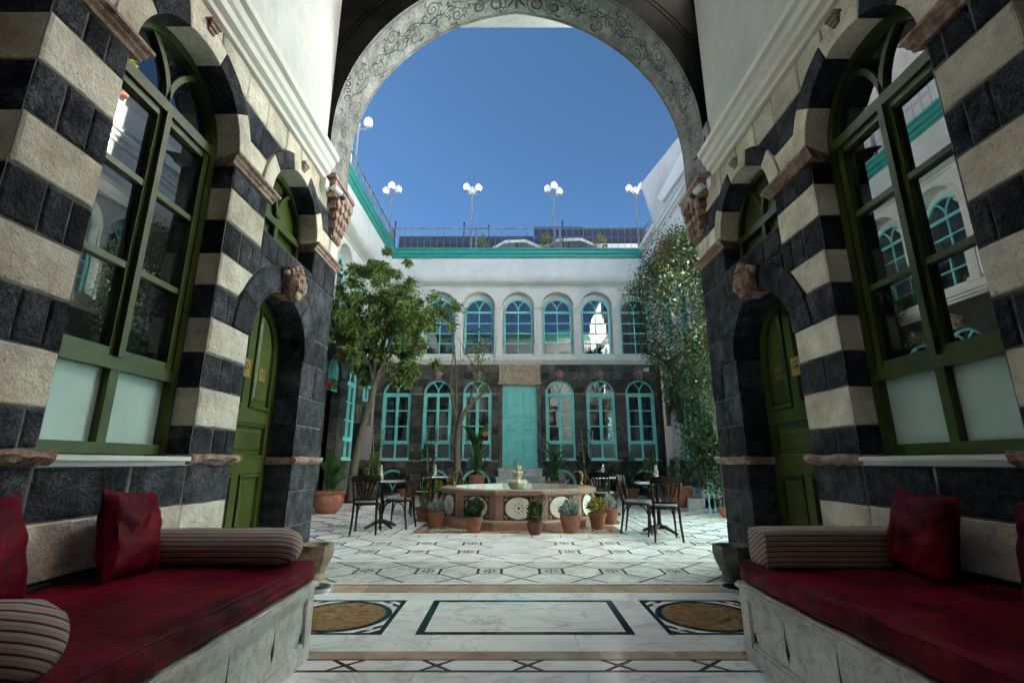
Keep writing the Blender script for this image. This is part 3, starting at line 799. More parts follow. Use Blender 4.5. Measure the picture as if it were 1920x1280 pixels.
    def panel(poly):
        p = MB(); n = len(poly); cs = sum(q[0] for q in poly) / n; cz = sum(q[1] for q in poly) / n
        ws = max(q[0] for q in poly) - min(q[0] for q in poly); hs = max(q[1] for q in poly) - min(q[1] for q in poly)
        def ins(e): return [(cs + (q[0] - cs) * (1 - 2 * e / ws), cz + (q[1] - cz) * (1 - 2 * e / hs)) for q in poly]
        rings = [(ins(0), d0 + .034), (ins(.018), d0 + .034), (ins(.03), d0 + .006), (ins(.048), d0 + .006), (ins(.075), d0 + .020)]
        vs = [pl(q[0], q[1], d0) for q in poly]; fs = []
        for r, dd in rings: vs += [pl(q[0], q[1], dd) for q in r]
        for l in range(len(rings)):
            for i in range(n): j = (i + 1) % n; fs.append((l * n + i, l * n + j, (l + 1) * n + j, (l + 1) * n + i))
        fs.append(tuple(range(len(rings) * n, len(rings) * n + n)))
        p.add(vs, fs).build('door_panel', 'green_paint', dr)
    panel([(c - .40, 1.11), (c + .40, 1.11), (c + .40, 1.40), (c - .40, 1.40)])
    for s in (-1, 1):
        panel([(c + s * .40, .21), (c + s * .06, .21), (c + s * .06, .965), (c + s * .40, .965)])
        panel([(c + s * .40, 1.54), (c + s * .06, 1.54), (c + s * .06, 2.05 + sqrt(.40 ** 2 - .06 ** 2))] + [(c + s * .40 * cos(t), 2.05 + .40 * sin(t)) for t in (1.15, .9, .6, .3, 0)])
    k = MB(); k.sphere(pl(c - .455, 1.04, d0 + .055), .022, 10, 8); k.build('door_knob', 'brass', dr)
    # brass plates with writing
    num = MB(); a = c + .22; pl.box(num, a - .055, a + .055, 1.80, 1.915, d0 + .015, d0 + .026); pn = num.build('number_plate', 'brass', dr)
    me = text_mesh('15' if side < 0 else '14', .085); me.materials.append(MATS['brass_text'])
    o = link('number_text', me, dr)
    q = Vector(pl(a, 1.857, d0 + .0275)) - worg(dr)
    sd = Vector((pl.sd[0], pl.sd[1], 0)); nd = Vector((pl.nd[0], pl.nd[1], 0)); rt = Vector((0, 0, 1)).cross(nd)
    o.matrix_local = Matrix.Translation(q) @ Matrix((rt, Vector((0, 0, 1)), nd)).transposed().to_4x4()
    a = c - .12; num = MB(); pl.box(num, a - .095, a + .095, 1.79, 1.95, d0 + .034, d0 + .045); num.build('name_plate', 'brass', dr)
    cal = MB(); e = 1 if rt.dot(sd) > 0 else -1
    def stroke(pts, r=.0035): cal.tube([pl(a + e * x, 1.87 + z, d0 + .046) for x, z in pts], r, 5)
    stroke([(.055, .02), (.05, -.005), (.035, -.012), (.02, -.008), (.015, .012), (.01, -.008), (-.005, -.012), (-.01, .01), (-.015, -.01), (-.04, -.014), (-.058, .0), (-.05, .012)])
    stroke([(-.06, .03), (-.02, .036), (.03, .028), (.06, .034)], .003); stroke([(.03, .05), (.0, .042), (-.03, .05)], .0025)
    stroke([(.045, -.045), (.02, -.05), (-.01, -.044), (-.045, -.05)], .002); stroke([(.02, -.03), (.0, -.026), (-.02, -.03)], .002)
    for x0, z0, x1, z1 in ((-.088, -.073, .088, -.073), (-.088, .073, .088, .073), (-.088, -.073, -.088, .073), (.088, -.073, .088, .073)): stroke([(x0, z0), (x1, z1)], .0015)
    cal.build('plate_writing', 'brass_text', dr)
    # fanlight panel over the door (solid green panels)
    mb = MB(); hw = .49
    pl.box(mb, c - hw, c + hw, 2.98, 3.04, -.25, -.17)
    for s in (-1, 1): pl.box(mb, c + s * hw - (.05 if s > 0 else 0), c + s * hw + (.05 if s < 0 else 0), 3.04, 3.30, -.25, -.171)
    pl.box(mb, c - hw + .05, c + hw - .05, 3.255, 3.325, -.25, -.165); pl.box(mb, c - .03, c + .03, 3.04, 3.255, -.25, -.172)
    bar_arc(mb, pl, c, 3.30, hw - .05, hw, 0, PI, -.25, -.17, 18)
    ri = hw - .05
    bar_arc(mb, pl, c - ri, 3.325, ri - .018, ri + .018, 0, R_(60), -.25, -.18, 10); bar_arc(mb, pl, c + ri, 3.325, ri - .018, ri + .018, R_(120), PI, -.25, -.18, 10)
    f = mb.build('fanlight', 'green_paint', W)
    MB().prism([(c - hw, 2.98), (c + hw, 2.98)] + arcpoly(c, 3.30, hw, 0, PI, 18), pl, -.27, -.222).build('fan_panel', 'green_paint', f)
    return W
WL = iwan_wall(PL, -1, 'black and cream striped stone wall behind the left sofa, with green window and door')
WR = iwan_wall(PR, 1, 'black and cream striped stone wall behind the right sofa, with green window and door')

# ================================================================== ARCH
xm, zc, xo, RA = .06, 4.72, .26, 2.37
YA0, YA1 = 4.715, 5.34
def arch_pts(n=26):
    pts = []
    a_ap = math.acos(xo / RA)
    for i in range(n + 1):            # left springing up to the apex
        t = PI - (PI - (PI - a_ap)) * i / n
        pts.append((xm + xo + RA * cos(t), zc + RA * sin(t)))
    return pts
lp = arch_pts(); rp = [(2 * xm - x, z) for x, z in reversed(lp)]
curve = [(lp[0][0], 4.20)] + lp + rp[1:] + [(rp[-1][0], 4.20)]
AW = thing('arch_wall', 'wide pointed arch with painted grey scrollwork opening onto the courtyard', 'arch', (xm, 5.0, 4.2))
outer = lambda x: -2.092 if x < xm else 2.212
mbf = MB(); mbs = MB(); mbb = MB()
for i in range(len(curve) - 1):
    (x0, z0), (x1, z1) = curve[i], curve[i + 1]
    mbs.add([(x0, YA0, z0), (x1, YA0, z1), (x1, YA1, z1), (x0, YA1, z0)], [(0, 1, 2, 3)])
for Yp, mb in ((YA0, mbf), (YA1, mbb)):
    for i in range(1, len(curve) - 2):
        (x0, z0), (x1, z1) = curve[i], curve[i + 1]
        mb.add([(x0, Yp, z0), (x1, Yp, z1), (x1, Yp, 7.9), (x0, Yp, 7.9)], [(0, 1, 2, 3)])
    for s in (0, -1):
        x = curve[s][0]; ox = -2.5 if s == 0 else 2.6
        mb.add([(x, Yp, 4.2), (x, Yp, 7.9), (ox, Yp, 7.9), (ox, Yp, 4.2)], [(0, 1, 2, 3)])
for s in (0, -1):
    x = curve[s][0]; ox = -2.5 if s == 0 else 2.6
    mbs.add([(x, YA0, 4.2), (x, YA1, 4.2), (ox, YA1, 4.2), (ox, YA0, 4.2)], [(0, 1, 2, 3)])
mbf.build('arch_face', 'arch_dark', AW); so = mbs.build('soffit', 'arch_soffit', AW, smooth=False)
# painted scrollwork as flat ribbons on the soffit
acc = [0]
for i in range(1, len(curve)): acc.append(acc[-1] + math.dist(curve[i], curve[i - 1]))
TOT = acc[-1]
def on_soffit(s, y):
    s = min(max(s, 0), TOT - 1e-6); i = max(k for k in range(len(acc) - 1) if acc[k] <= s); t = (s - acc[i]) / (acc[i + 1] - acc[i])
    x = curve[i][0] + t * (curve[i + 1][0] - curve[i][0]); z = curve[i][1] + t * (curve[i + 1][1] - curve[i][1])
    dx, dz = curve[i + 1][0] - curve[i][0], curve[i + 1][1] - curve[i][1]; l = math.hypot(dx, dz)
    return (x + dz / l * .003, y, z - dx / l * .003)
orn = MB()
def ribbon(mb, pts, w, fn):
    n = len(pts); vs = []; fs = []
    for i, p in enumerate(pts):
        a, b = pts[max(i - 1, 0)], pts[min(i + 1, n - 1)]; dx, dy = b[0] - a[0], b[1] - a[1]; l = math.hypot(dx, dy) + 1e-9
        ww = w * (.35 + .65 * sin(PI * (i + .3) / n)) / 2
        vs += [fn(p[0] - dy / l * ww, p[1] + dx / l * ww), fn(p[0] + dy / l * ww, p[1] - dx / l * ww)]
    for i in range(n - 1): fs.append((2 * i, 2 * i + 1, 2 * i + 3, 2 * i + 2))
    mb.add(vs, fs)
def spiral(s, y, r, a0, turns, sg, w, mb=orn, fn=on_soffit):
    pts = []
    for i in range(22):
        t = i / 21; rr = r * (1 - .82 * t); a = a0 + sg * turns * 2 * PI * t
        pts.append((s + rr * cos(a), y + rr * sin(a)))
    ribbon(mb, pts, w, fn)
ymid = (YA0 + YA1) / 2
rg = random.Random(4)
def leafy(s, y, a, L_, w, e):          # a small curling leaf stroke
    ribbon(orn, [(s + L_ * t * cos(a + e * t * 1.1), y + L_ * t * sin(a + e * t * 1.1)) for t in (0, .2, .4, .6, .8, 1)], w, on_soffit)
per = .62; nper = int(TOT / per); per = TOT / nper
stem = lambda s: ymid + .075 * sin(2 * PI * s / per)
ribbon(orn, [(TOT * i / 260, stem(TOT * i / 260)) for i in range(261)], .011, on_soffit)
for i in range(nper * 2):
    s0_ = per * (i / 2 + .25); e = -1 if i % 2 == 0 else 1; u = abs(s0_ / TOT - .5) * 2; w = .020 - .010 * u
    cy = stem(s0_) + e * .185; r = .105 * rg.uniform(.9, 1.1); dirn = 1 if s0_ < TOT / 2 else -1
    ribbon(orn, [(s0_ - dirn * .13 * (1 - t), stem(s0_ - dirn * .13 * (1 - t)) + (cy - e * r - stem(s0_)) * t * t) for t in np.linspace(0, 1, 8)], w, on_soffit)
    spiral(s0_, cy, r, -e * PI / 2, 1.55 + rg.uniform(-.15, .2), e * dirn, w)
    spiral(s0_ + dirn * .19, stem(s0_ + dirn * .19) - e * .06, .05, e * .6, 1.15, -e * dirn, w * .7)
    for q in range(9):
        a = rg.uniform(0, 2 * PI); leafy(s0_ + .9 * r * cos(a), cy + .9 * r * sin(a), a + rg.uniform(-.5, .5), rg.uniform(.05, .10), w * rg.uniform(.7, 1.3), rg.choice((-1, 1)))
    for q in range(6):
        ss = s0_ + rg.uniform(-.2, .2); leafy(ss, stem(ss), rg.uniform(0, 2 * PI), rg.uniform(.05, .12), w * .9, rg.choice((-1, 1)))
for e in (-1, 1):                       # bold acanthus cartouche at the crown of the arch
    for k in range(7):
        a = PI / 2 * e + (k - 3) * .42; leafy(TOT / 2, ymid + e * .03, a, .20 - .012 * abs(k - 3), .045, (k - 3) * .25)
    for d in (-1, 1):
        spiral(TOT / 2 + d * .26, ymid + e * .12, .13, PI / 2 * e, 1.7, d * e, .032); spiral(TOT / 2 + d * .52, ymid + e * .10, .09, -PI / 2 * e, 1.5, -d * e, .026)
    for y in (.29, .272): ribbon(orn, [(TOT * i / 90, ymid + e * y) for i in range(91)], .007, on_soffit)
orn.build('scrollwork', 'ornament', so)
# faint incised lines on the dark face
fl = MB(); fnf = lambda a, b: (a, YA0 - .003, b)
for e in (-1, 1):
    for off in (.10, .16):
        pts = []
        for t in np.linspace(.25, 1.15, 16):
            x = xm + e * (-xo + (RA + .16 + off) * cos(t)); z = zc + (RA + .16 + off) * sin(t); pts.append((x, z))
        ribbon(fl, pts, .012, fnf)
    for q in range(6): spiral(xm + e * (2.02 - .012 * q), 5.62 - .09 * q, .05, q, 1.2, e, .01, fl, fnf)
fl.build('incised_lines', 'incised', AW)
# carved corbels under the springing
def corbel(pl, label_side):
    c = MB(); s0, s1 = 4.69, 5.36
    tiers = [(3.58, 3.68, .015, 5.05, 5.30), (3.68, 3.78, .035, 5.00, 5.32), (3.78, 3.88, .06, 4.95, 5.34), (3.88, 3.98, .085, 4.90, 5.355), (3.98, 4.08, .10, 4.84, 5.37), (4.08, 4.15, .115, 4.78, 5.38)]
    for z0, z1, d, a0, a1 in tiers:
        pl.box(c, a0, a1, z0, z1 - .004, -.1, d)
        n = 4
        if z1 < 4.1:
            for i in range(n):      # scalloped pendants along each tier
                a = a0 + (a1 - a0) * (i + .5) / n; w = (a1 - a0) / n * .42
                poly = [(a - w, z1 - .004), (a - w, z0 + .045), (a, z0 - .02), (a + w, z0 + .045), (a + w, z1 - .004)]
                c.prism(poly, pl, d - .01, d + .028, .01)
            for zz in (z0 + .03,):
                poly = [(a1 - .001, zz)]
    pl.box(c, 4.73, 5.39, 4.152, 4.198, -.1, .13)
    return c
for pl, Wp in ((PL, WL), (PR, WR)):
    p2 = Plane((pl.o[0], 0), pl.sd, pl.nd)
    corbel(p2, 0).build('carved_corbel', 'rosy_stone', Wp)

# ceiling and rear wall of the hall
cl = MB().box(-2.8, 2.9, 4.62, 5.30, 7.9, 8.1).box(-2.8, 2.9, -2.5, 2.25, 7.9, 8.1).box(-2.8, .5, 2.25, 4.62, 7.9, 8.1).box(1.95, 2.9, 2.25, 4.62, 7.9, 8.1).build('ceiling', 'plaster'); tag(cl, 'white ceiling of the hall with an added unseen opening near the arch to light the hall', 'ceiling', kind='structure')  # gap near the arch is added, out of view, to brighten the hall
rw = MB().box(-2.8, 2.9, -2.5, -2.2, -.05, 7.9).build('wall_rear', 'plaster'); tag(rw, 'plain rear wall of the hall', 'wall', kind='structure')

# ================================================================== COURTYARD BUILDINGS
def cove_parapet(pl, parent, s0, s1, m0, m1, trim='teal_trim'):
    prof = [(-.3, 7.27), (0, 7.27), (.05, 7.275), (.05, 7.31), (.16, 7.325), (.27, 7.36), (.35, 7.42), (.40, 7.52), (.41, 7.62), (.41, 8.235), (-.3, 8.235)]
    extrude(pl, prof, s0, s1, m0, m1).build('parapet', 'plaster_grey', parent)
    prof = [(-.3, 8.237), (.43, 8.237), (.435, 8.27), (.47, 8.285), (.475, 8.33), (.44, 8.345), (.445, 8.39), (.50, 8.42), (.51, 8.52), (.55, 8.54), (.55, 8.60), (-.3, 8.60)]
    extrude(pl, prof, s0, s1, m0, m1).build('roof_cornice', trim, parent)
def upper_storey(pl, parent, s0, s1, centres, m0=0, m1=0, vis=lambda c: True):
    hw, zs, R = .56, 6.50, .60
    ops = [Op(c, hw, 4.78, zs, R) for c in centres]
    wall = MB(); stones(pl, parent, s0, s1, [4.70, 4.78, zs, 6.8, 7.30], ops, None, lambda k: .3, depth=.35, gap=0, ch=0, jit=0, into=wall)
    wall.build('plaster_wall', 'plaster_grey', parent)
    prof = [(-.3, 4.40), (.05, 4.40), (.06, 4.44), (.10, 4.46), (.11, 4.50), (.15, 4.52), (.16, 4.58), (.07, 4.60), (.07, 4.698), (-.3, 4.698)]
    extrude(pl, prof, s0, s1, m0, m1).build('string_course', 'plaster_trim', parent)
    for c in centres:
        mb = MB(); bar_arc(mb, pl, c, zs, R + .002, R + .055, 0, PI, -.02, .035, 16); bar_arc(mb, pl, c, zs, R + .057, R + .085, 0, PI, -.02, .018, 16); mb.build('arch_moulding', 'plaster_trim', parent)
        mb = MB(); mb.prism([(c - hw, 4.78), (c + hw, 4.78), (c + hw, zs)] + arcpoly(c, zs, R, 0, PI, 14) + [(c - hw, zs)], pl, -.37, -.30); 
        mb.build('niche_back', 'plaster_grey', parent)
        window(pl, parent, c, 4.785, 6.38, .515, -.29, 'teal_paint', 'glass_far', rows=4, fw=.055, single=True, lo_rail=False)
    mids = sorted(set([round((a + b) / 2, 3) for a, b in zip(centres, centres[1:])] + [centres[0] - .71, centres[-1] + .71]))
    for c in mids:
        if c - .13 < s0 or c + .13 > s1: continue
        mb = MB(); pl.box(mb, c - .105, c + .105, 4.80, 6.44, -.01, .04); pl.box(mb, c - .055, c + .055, 4.95, 6.36, .03, .055)
        pl.box(mb, c - .14, c + .14, 4.70, 4.80, .0, .09)
        for k, (z, w, d) in enumerate(((6.44, .125, .06), (6.475, .14, .08), (6.51, .155, .095))): pl.box(mb, c - w, c + w, z, z + .034, -.01, d)
        mb.build('pilaster', 'plaster_trim', parent)
LROWS = [0, .35, .62, .88, 1.14] + [1.14 + 2.22 * i / 8 for i in range(1, 8)] + [3.36, 3.62, 3.88, 4.14, 4.40]

# ---- back facade
FB = thing('courtyard_facade', 'two storey back facade with teal double door, black stone below and white plaster above', 'building', (.22, 16.6, 0))
WC = [-3.98, -2.57, -1.2, 1.66, 3.07, 4.44]
ops = [Op(c, .50, 1.14, 3.36, .58) for c in WC] + [Op(c, .50, .0, .35, .56) for c in WC] + [Op(.27, .74, 0.0, 4.5, 0)]
mort = MB()
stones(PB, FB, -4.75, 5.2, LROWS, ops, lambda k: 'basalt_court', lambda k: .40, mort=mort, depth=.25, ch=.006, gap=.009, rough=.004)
mort.build('mortar', 'mortar', FB)
for c in WC:
    voussoirs(PB, FB, c, 3.36, .50, .58, 9, ['basalt_court'], .22, .02)
    voussoirs(PB, FB, c, .35, .50, .56, 7, ['basalt_court'], .22, .03)
    mask(PB, FB, c, 3.98, .05, 1.0)
    window(PB, FB, c, 1.15, 3.36, .495, -.16, 'teal_paint', 'glass_far', low=.55, rows=3, fw=.062, frost='frosted_far')
    mb = MB(); PB.box(mb, c - .53, c + .53, 1.115, 1.148, -.2, .05); mb.build('window_sill', 'paint_white', FB)
    # basement lunette
    mb = MB(); bar_arc(mb, PB, c, .34, .42, .497, 0, PI, -.14, -.03, 14)
    for s in (-1, 1): PB.box(mb, c + s * .46 - .038, c + s * .46 + .038, .0, .34, -.14, -.03)
    ln = mb.build('basement_window', 'teal_paint', FB)
    for q, a0, a1 in ((-.42, 0, R_(62)), (.42, R_(118), PI)):
        mb = MB(); bar_arc(mb, PB, c + q, .10, .40, .44, a0, a1, -.12, -.06, 8); mb.build('tracery_bar', 'teal_paint', ln)
    MB().prism([(c - .5, 0), (c + .5, 0)] + arcpoly(c, .35, .5, 0, PI, 12), PB, -.17, -.15).build('pane', 'glass_far', ln)
allc = sorted(WC + [.27])
ed = [(-4.75, -4.50)] + [(a + .52, b - .52) for a, b in zip(WC, WC[1:]) if b - a < 2] + [(-.68, -.47), (1.01, 1.14), (4.96, 5.2)]
for a0, a1 in ed:
    if a1 - a0 < .05: continue
    impost(PB, FB, a0, a1, 3.32, -.1, hgt=.07, dp=.05); rough_band(PB, FB, a0, a1, 1.08, 1.14, .04)
back = MB(); PB.box(back, -4.75, 5.2, 0, 7.3, -.8, -.38); back.build('wall_core', 'interior_shade', FB)
# door with jambs, carved lintel
c = .27; d0 = -.12
mb = MB(); PB.box(mb, c - .60, c + .60, .88, 3.67, d0 - .04, d0)
for a0, a1, z0, z1 in ((-.60, -.50, .88, 3.67), (.50, .60, .88, 3.67), (-.06, -.008, .88, 3.67), (.008, .06, .88, 3.67)): PB.box(mb, c + a0, c + a1, z0, z1, d0 - .01, d0 + .03)
for e in (-1, 1):
    e0, e1 = (c - .50, c - .06) if e < 0 else (c + .06, c + .50)
    for z0, z1 in ((.88, 1.02), (1.98, 2.08), (2.40, 2.50), (3.55, 3.67)): PB.box(mb, e0, e1, z0, z1, d0 - .01, d0 + .028)
dr = mb.build('double_door', 'teal_paint', FB)
for e in (-1, 1):
    e0, e1 = (c - .50, c - .06) if e < 0 else (c + .06, c + .50)
    for z0, z1 in ((1.02, 1.98), (2.08, 2.40), (2.50, 3.55)):
        MB().prism([(e0 + .05, z0 + .05), (e1 - .05, z0 + .05), (e1 - .05, z1 - .05), (e0 + .05, z1 - .05)], PB, d0 - .01, d0 + .022, .02).build('door_panel', 'teal_paint', dr)
jm = MB()
for s in (-1, 1): PB.box(jm, c + s * .665 - .062, c + s * .665 + .062, .86, 3.70, -.2, .03)
jm.build('door_jamb', 'basalt_court', FB)
mb = MB(); PB.box(mb, c - .60, c + .60, 3.67, 3.70, -.2, .02); PB.box(mb, c - .76, c + .76, 3.702, 3.765, -.2, .08); mb.build('lintel_shelf', 'carved_stone', FB)
mb = MB(); PB.box(mb, c - .72, c + .72, 3.768, 4.40, -.2, .02)
for a0, a1, z0, z1 in ((-.72, -.66, 3.768, 4.398), (.66, .72, 3.768, 4.398), (-.66, .66, 4.345, 4.398)): PB.box(mb, c + a0, c + a1, z0, z1, .0, .055)
bar_arc(mb, PB, c, 3.768, .43, .47, 0, PI, .0, .06, 18)
fnp = lambda a, b: PB(a, b, .024)
cp = mb.build('carved_lintel', 'carved_stone', FB)
cv = MB()
for i in range(9):
    t = PI * (i + .5) / 9
    L_ = .33; pts = [(c + q * L_ * cos(t), 3.79 + q * L_ * sin(t)) for q in (0.15, .5, .85, 1)]
    cv.tube([PB(a, b, .035) for a, b in pts], [.012, .028, .034, .016], 6)
for i in range(11):
    t = PI * (i + .5) / 11; r = .57; a, b = c + r * 1.04 * cos(t), 3.80 + r * .85 * sin(t)
    if b > 4.33: b = 4.30
    pts = [PB(a + .05 * (1 - k / 12) * cos(k * .9 + i), b + .05 * (1 - k / 12) * sin(k * .9 + i), .03) for k in range(12)]
    cv.tube(pts, .013, 5)
for s in (-1, 1):
    for k in range(5): cv.sphere(PB(c + s * (.60 - .025 * (k % 2)), 3.83 + .11 * k, .03), .034, 8, 6)
    for k in range(4): cv.sphere(PB(c + s * (.50 - .09 * k), 4.29 + .015 * k * (-1) ** k, .03), .032, 8, 6)
cv.build('shell_carving', 'carved_stone', cp, smooth=True)
for k, (z0, z1, d) in enumerate(((.62, .875, .35), (.40, .615, .70), (.2, .395, 1.05), (0.005, .195, 1.4))):
    mb = MB(); PB.box(mb, c - .72 - .06 * k, c + .72 + .06 * k, z0, z1 - .03, -.1, d - .02); PB.box(mb, c - .74 - .06 * k, c + .74 + .06 * k, z1 - .03, z1, -.1, d); mb.build('door_step', 'marble_grey', FB)
UC = [-4.03, -2.62, -1.20, .23, 1.65, 3.05, 4.45]
upper_storey(PB, FB, -4.75, 5.2, UC, 1, -1)
cove_parapet(PB, FB, -4.75, 5.2, 1, -1)
# ---- side wings
def wing(pl, label, ymin, ops_low, mk):
    Wg = thing('courtyard_wing', label, 'building', pl(11, 0, 0))
    mort = MB(); far = MB()
    o2 = [Op(*o[:5]) for o in ops_low]
    stones(pl, Wg, ymin, 16.35, LROWS, o2, lambda k: 'basalt_court', lambda k: .42, mort=mort, depth=.25, ch=.006, gap=.009)
    stones(pl, Wg, 5.36, ymin, LROWS, o2, None, lambda k: .42, mort=mort, depth=.25, ch=.006, gap=.009, into=far)
    far.build('stone_blocks', 'basalt_court', Wg, kind='stuff'); mort.build('mortar', 'mortar', Wg)
    back = MB(); pl.box(back, 5.36, 16.6, 0, 7.3, -.9, -.42); back.build('wall_core', 'interior_shade', Wg)  # core coloured near black so the passage and door recess look unlit
    ucs = [15.55 - 1.42 * i for i in range(7)][::-1]
    upper_storey(pl, Wg, 5.36, 16.6, ucs, 1, -1)
    cove_parapet(pl, Wg, 5.36, 16.6, 1, -1, 'teal_trim' if pl is CL else 'plaster_trim')
    return Wg
lw = [(12.75, .48, 0, 3.36, .50), (14.25, .50, 1.14, 3.36, .56), (15.62, .42, 0, 2.25, .42)] + [(y, .50, 1.14, 3.36, .56) for y in (11.2, 9.8, 8.4, 7.0)]
LW = wing(CL, 'left courtyard wing with a teal fan above a dark passage and arched upper windows', 10.9, lw, 0)
rw_ = [(15.75, .42, 0, 2.45, .42), (14.35, .50, 1.14, 3.36, .56), (12.95, .48, 0, 2.9, .48)] + [(y, .50, 1.14, 3.36, .56) for y in (11.2, 9.8, 8.4, 7.0)]
RW = wing(CR, 'right courtyard wing half hidden by the climbing plant, rising to a tall plain white wall', 11.9, rw_, 0)
for pl, Wg, lst in ((CL, LW, lw), (CR, RW, rw_)):
    for y, hw, z0, zs, R in lst:
        if z0 > 1:
            window(pl, Wg, y, 1.15, 3.36, .495, -.16, 'teal_paint', 'glass_far', low=.55, rows=3, fw=.062, frost='frosted_far'); mask(pl, Wg, y, 3.98, .05, .95)
            mb = MB(); pl.box(mb, y - .53, y + .53, 1.115, 1.148, -.2, .05); mb.build('window_sill', 'paint_white', Wg)
            for e in (-1, 1): impost(pl, Wg, y + e * .60 - .08, y + e * .60 + .08, 3.30, -.1, hgt=.07, dp=.05)
            voussoirs(pl, Wg, y, 3.36, .50, .56, 7, ['basalt_court'], .2, .018)
# left: teal fan over the passage, dark door further back
mb = MB(); c = 12.75
MB().prism([(c - .48, 2.95), (c + .48, 2.95), (c + .48, 3.36)] + arcpoly(c, 3.36, .48, 0, PI, 14), CL, -.16, -.13).build('fan_panel', 'teal_paint', LW)
bar_arc(mb, CL, c, 3.36, .42, .48, 0, PI, -.135, -.09, 14); CL.box(mb, c - .47, c + .47, 3.28, 3.36, -.135, -.09); CL.box(mb, c - .03, c + .03, 2.95, 3.28, -.135, -.095)
for s in (-1, 1):
    bar_arc(mb, CL, c - s * .43, 3.36, .41, .44, 0 if s > 0 else PI - R_(60), R_(60) if s > 0 else PI, -.135, -.10, 8); CL.box(mb, c + s * .45 - .03, c + s * .45 + .03, 2.95, 3.28, -.135, -.094)
mb.build('fan_tracery', 'teal_paint', LW); mask(CL, LW, c, 3.98, .05, .95)
mask(CL, LW, 15.62, 2.76, .05, .9)
st = MB()
for k in range(3): MB().prism([(c + .28, 1.25 + .62 * k), (c + .46, 1.25 + .62 * k), (c + .46, 1.52 + .62 * k), (c + .28, 1.52 + .62 * k)], CL, -.41, -.395).build('limestone_inset', 'limestone', LW)
window(CL, LW, 15.62, 2.95, 3.45, .40, -.02, 'teal_paint', 'glass_far', rows=1, lo_rail=False, fw=.05, single=True)
# right: white doorways
for c, hw, zs in ((15.75, .42, 2.45), (12.95, .48, 2.9)):
    MB().prism([(c - hw, 0), (c + hw, 0)] + arcpoly(c, zs, hw, 0, PI, 14), CR, -.24, -.10).build('white_doorway', 'plaster', RW); mask(CR, RW, c, zs + hw + .14, .05, .9)
window(CR, RW, 15.75, 3.1, 3.55, .40, -.02, 'teal_paint', 'glass_far', rows=1, lo_rail=False, fw=.05, single=True)
for k, (x, z) in enumerate(((.55, .42), (.95, .22))):
    mb = MB(); CR.box(mb, 12.15, 13.6 - .0 * k, .004 + .0, z, -.1 + .0, x); mb.build('door_step', 'marble_grey', RW)
# tall white upper wall with a sloping top on the right wing
tw = MB(); P4 = Plane((4.79, 0), (0, 1), (-1, 0))
tw.prism([(5.5, 8.602), (14.63, 8.602), (15.92, 11.1), (11.4, 10.0), (9.2, 9.45), (5.5, 9.45)], P4, -.35, .0, back=True); tw.build('tall_upper_wall', 'plaster', RW)
sl = MB(); sl.prism([(13.95, 9.35), (13.55, 8.98), (9.0, 8.62), (9.0, 9.15), (11.2, 9.42)], P4, -.01, .09, back=True); sl.build('sloping_string', 'plaster_trim', RW)
ed = MB(); P4.box(ed, 14.3, 16.0, 8.46, 8.64, -.05, .20); ed.build('edge_moulding', 'plaster_trim', RW)
# ---- hall building, courtyard side
HF = thing('hall_front', 'plain white upper front of the arched hall facing the courtyard', 'building', (.06, 5.36, 4.3))
mb = MB()
CF.box(mb, -4.75, -2.5, 0, 7.398, -.5, -.02); CF.box(mb, 2.6, 5.2, 0, 7.398, -.5, -.02); mb.build('plaster_wall', 'plaster', HF)
mbb.build('arch_surround', 'plaster', HF)
extrude(CF, [(-.3, 7.40), (.49, 7.40), (.495, 8.235), (-.3, 8.235)], -4.75, 5.2, 1, -1).build('eave', 'plaster', HF)
extrude(CF, [(-.3, 8.237), (.52, 8.237), (.56, 8.42), (.58, 8.60), (-.3, 8.60)], -4.75, 5.2, 1, -1).build('teal_cornice', 'teal_trim', HF)
mb = MB(); mb.box(-4.75, 5.2, 4.66, 5.04, 8.102, 8.3); mb.build('roof', 'roof_floor', HF)
# roofs behind the parapets (terrace)
rf = MB().box(-14, 14, 16.92, 30, 8.0, 8.25).box(-14, -5.06, 3, 16.91, 8.0, 8.25).box(5.52, 14, 3, 16.91, 8.0, 8.25).box(-14, -5.7, 3, 30, 0, 7.9).box(6.2, 14, 3, 30, 0, 7.9)
o = rf.build('roof_terrace', 'roof_floor'); tag(o, 'flat roof terrace around the courtyard', 'roof', kind='structure')

nb = MB().box(-15, -8.5, 10.45, 22.3, 0, 23.5).box(-15.2, -8.3, 10.25, 22.5, 23.5, 24).build('sun_blocker', 'plaster')  # unseen block, added to keep the sun off the visible right wing
tag(nb, 'tall plain pale block added out of view beyond the left wing to shade the right wing', 'building')
# ---- railings
def railing(pl, s0, s1, label, d=.25, zb=8.602):
    a = thing('railing', label, 'railing', pl((s0 + s1) / 2, zb, d), group='rooftop railings'); zt = 9.50
    mb = MB(); pl.box(mb, s0, s1, zt, zt + .035, d - .02, d + .02); mb.build('top_rail', 'paint_grey', a)
    mb = MB(); pl.box(mb, s0, s1, zb + .04, zb + .06, d - .012, d + .012); mb.build('bottom_rail', 'paint_grey', a)
    n = max(1, round((s1 - s0) / 2.9))
    for i in range(n + 1):
        c = s0 + (s1 - s0) * i / n; c = min(max(c, s0 + .03), s1 - .03); mb = MB(); pl.box(mb, c - .035, c + .035, zb, zt, d - .035, d + .035); mb.build('post', 'paint_grey', a)
    bars = MB(); n = round((s1 - s0) / .24)
    for i in range(n + 1):
        c = s0 + (s1 - s0) * i / n
        bars.tube([pl(c, zb + .05, d), pl(c, zt, d)], .0085, 4)
        if i < n:
            m = c + .12
            for e in (-1, 1): bars.tube([pl(m + e * (.045 + .035 * cos(k * PI / 4)), 9.17 + .04 * sin(k * PI / 4), d) for k in range(9)], .006, 4)
    bars.build('bars', 'paint_grey', a, kind='stuff')
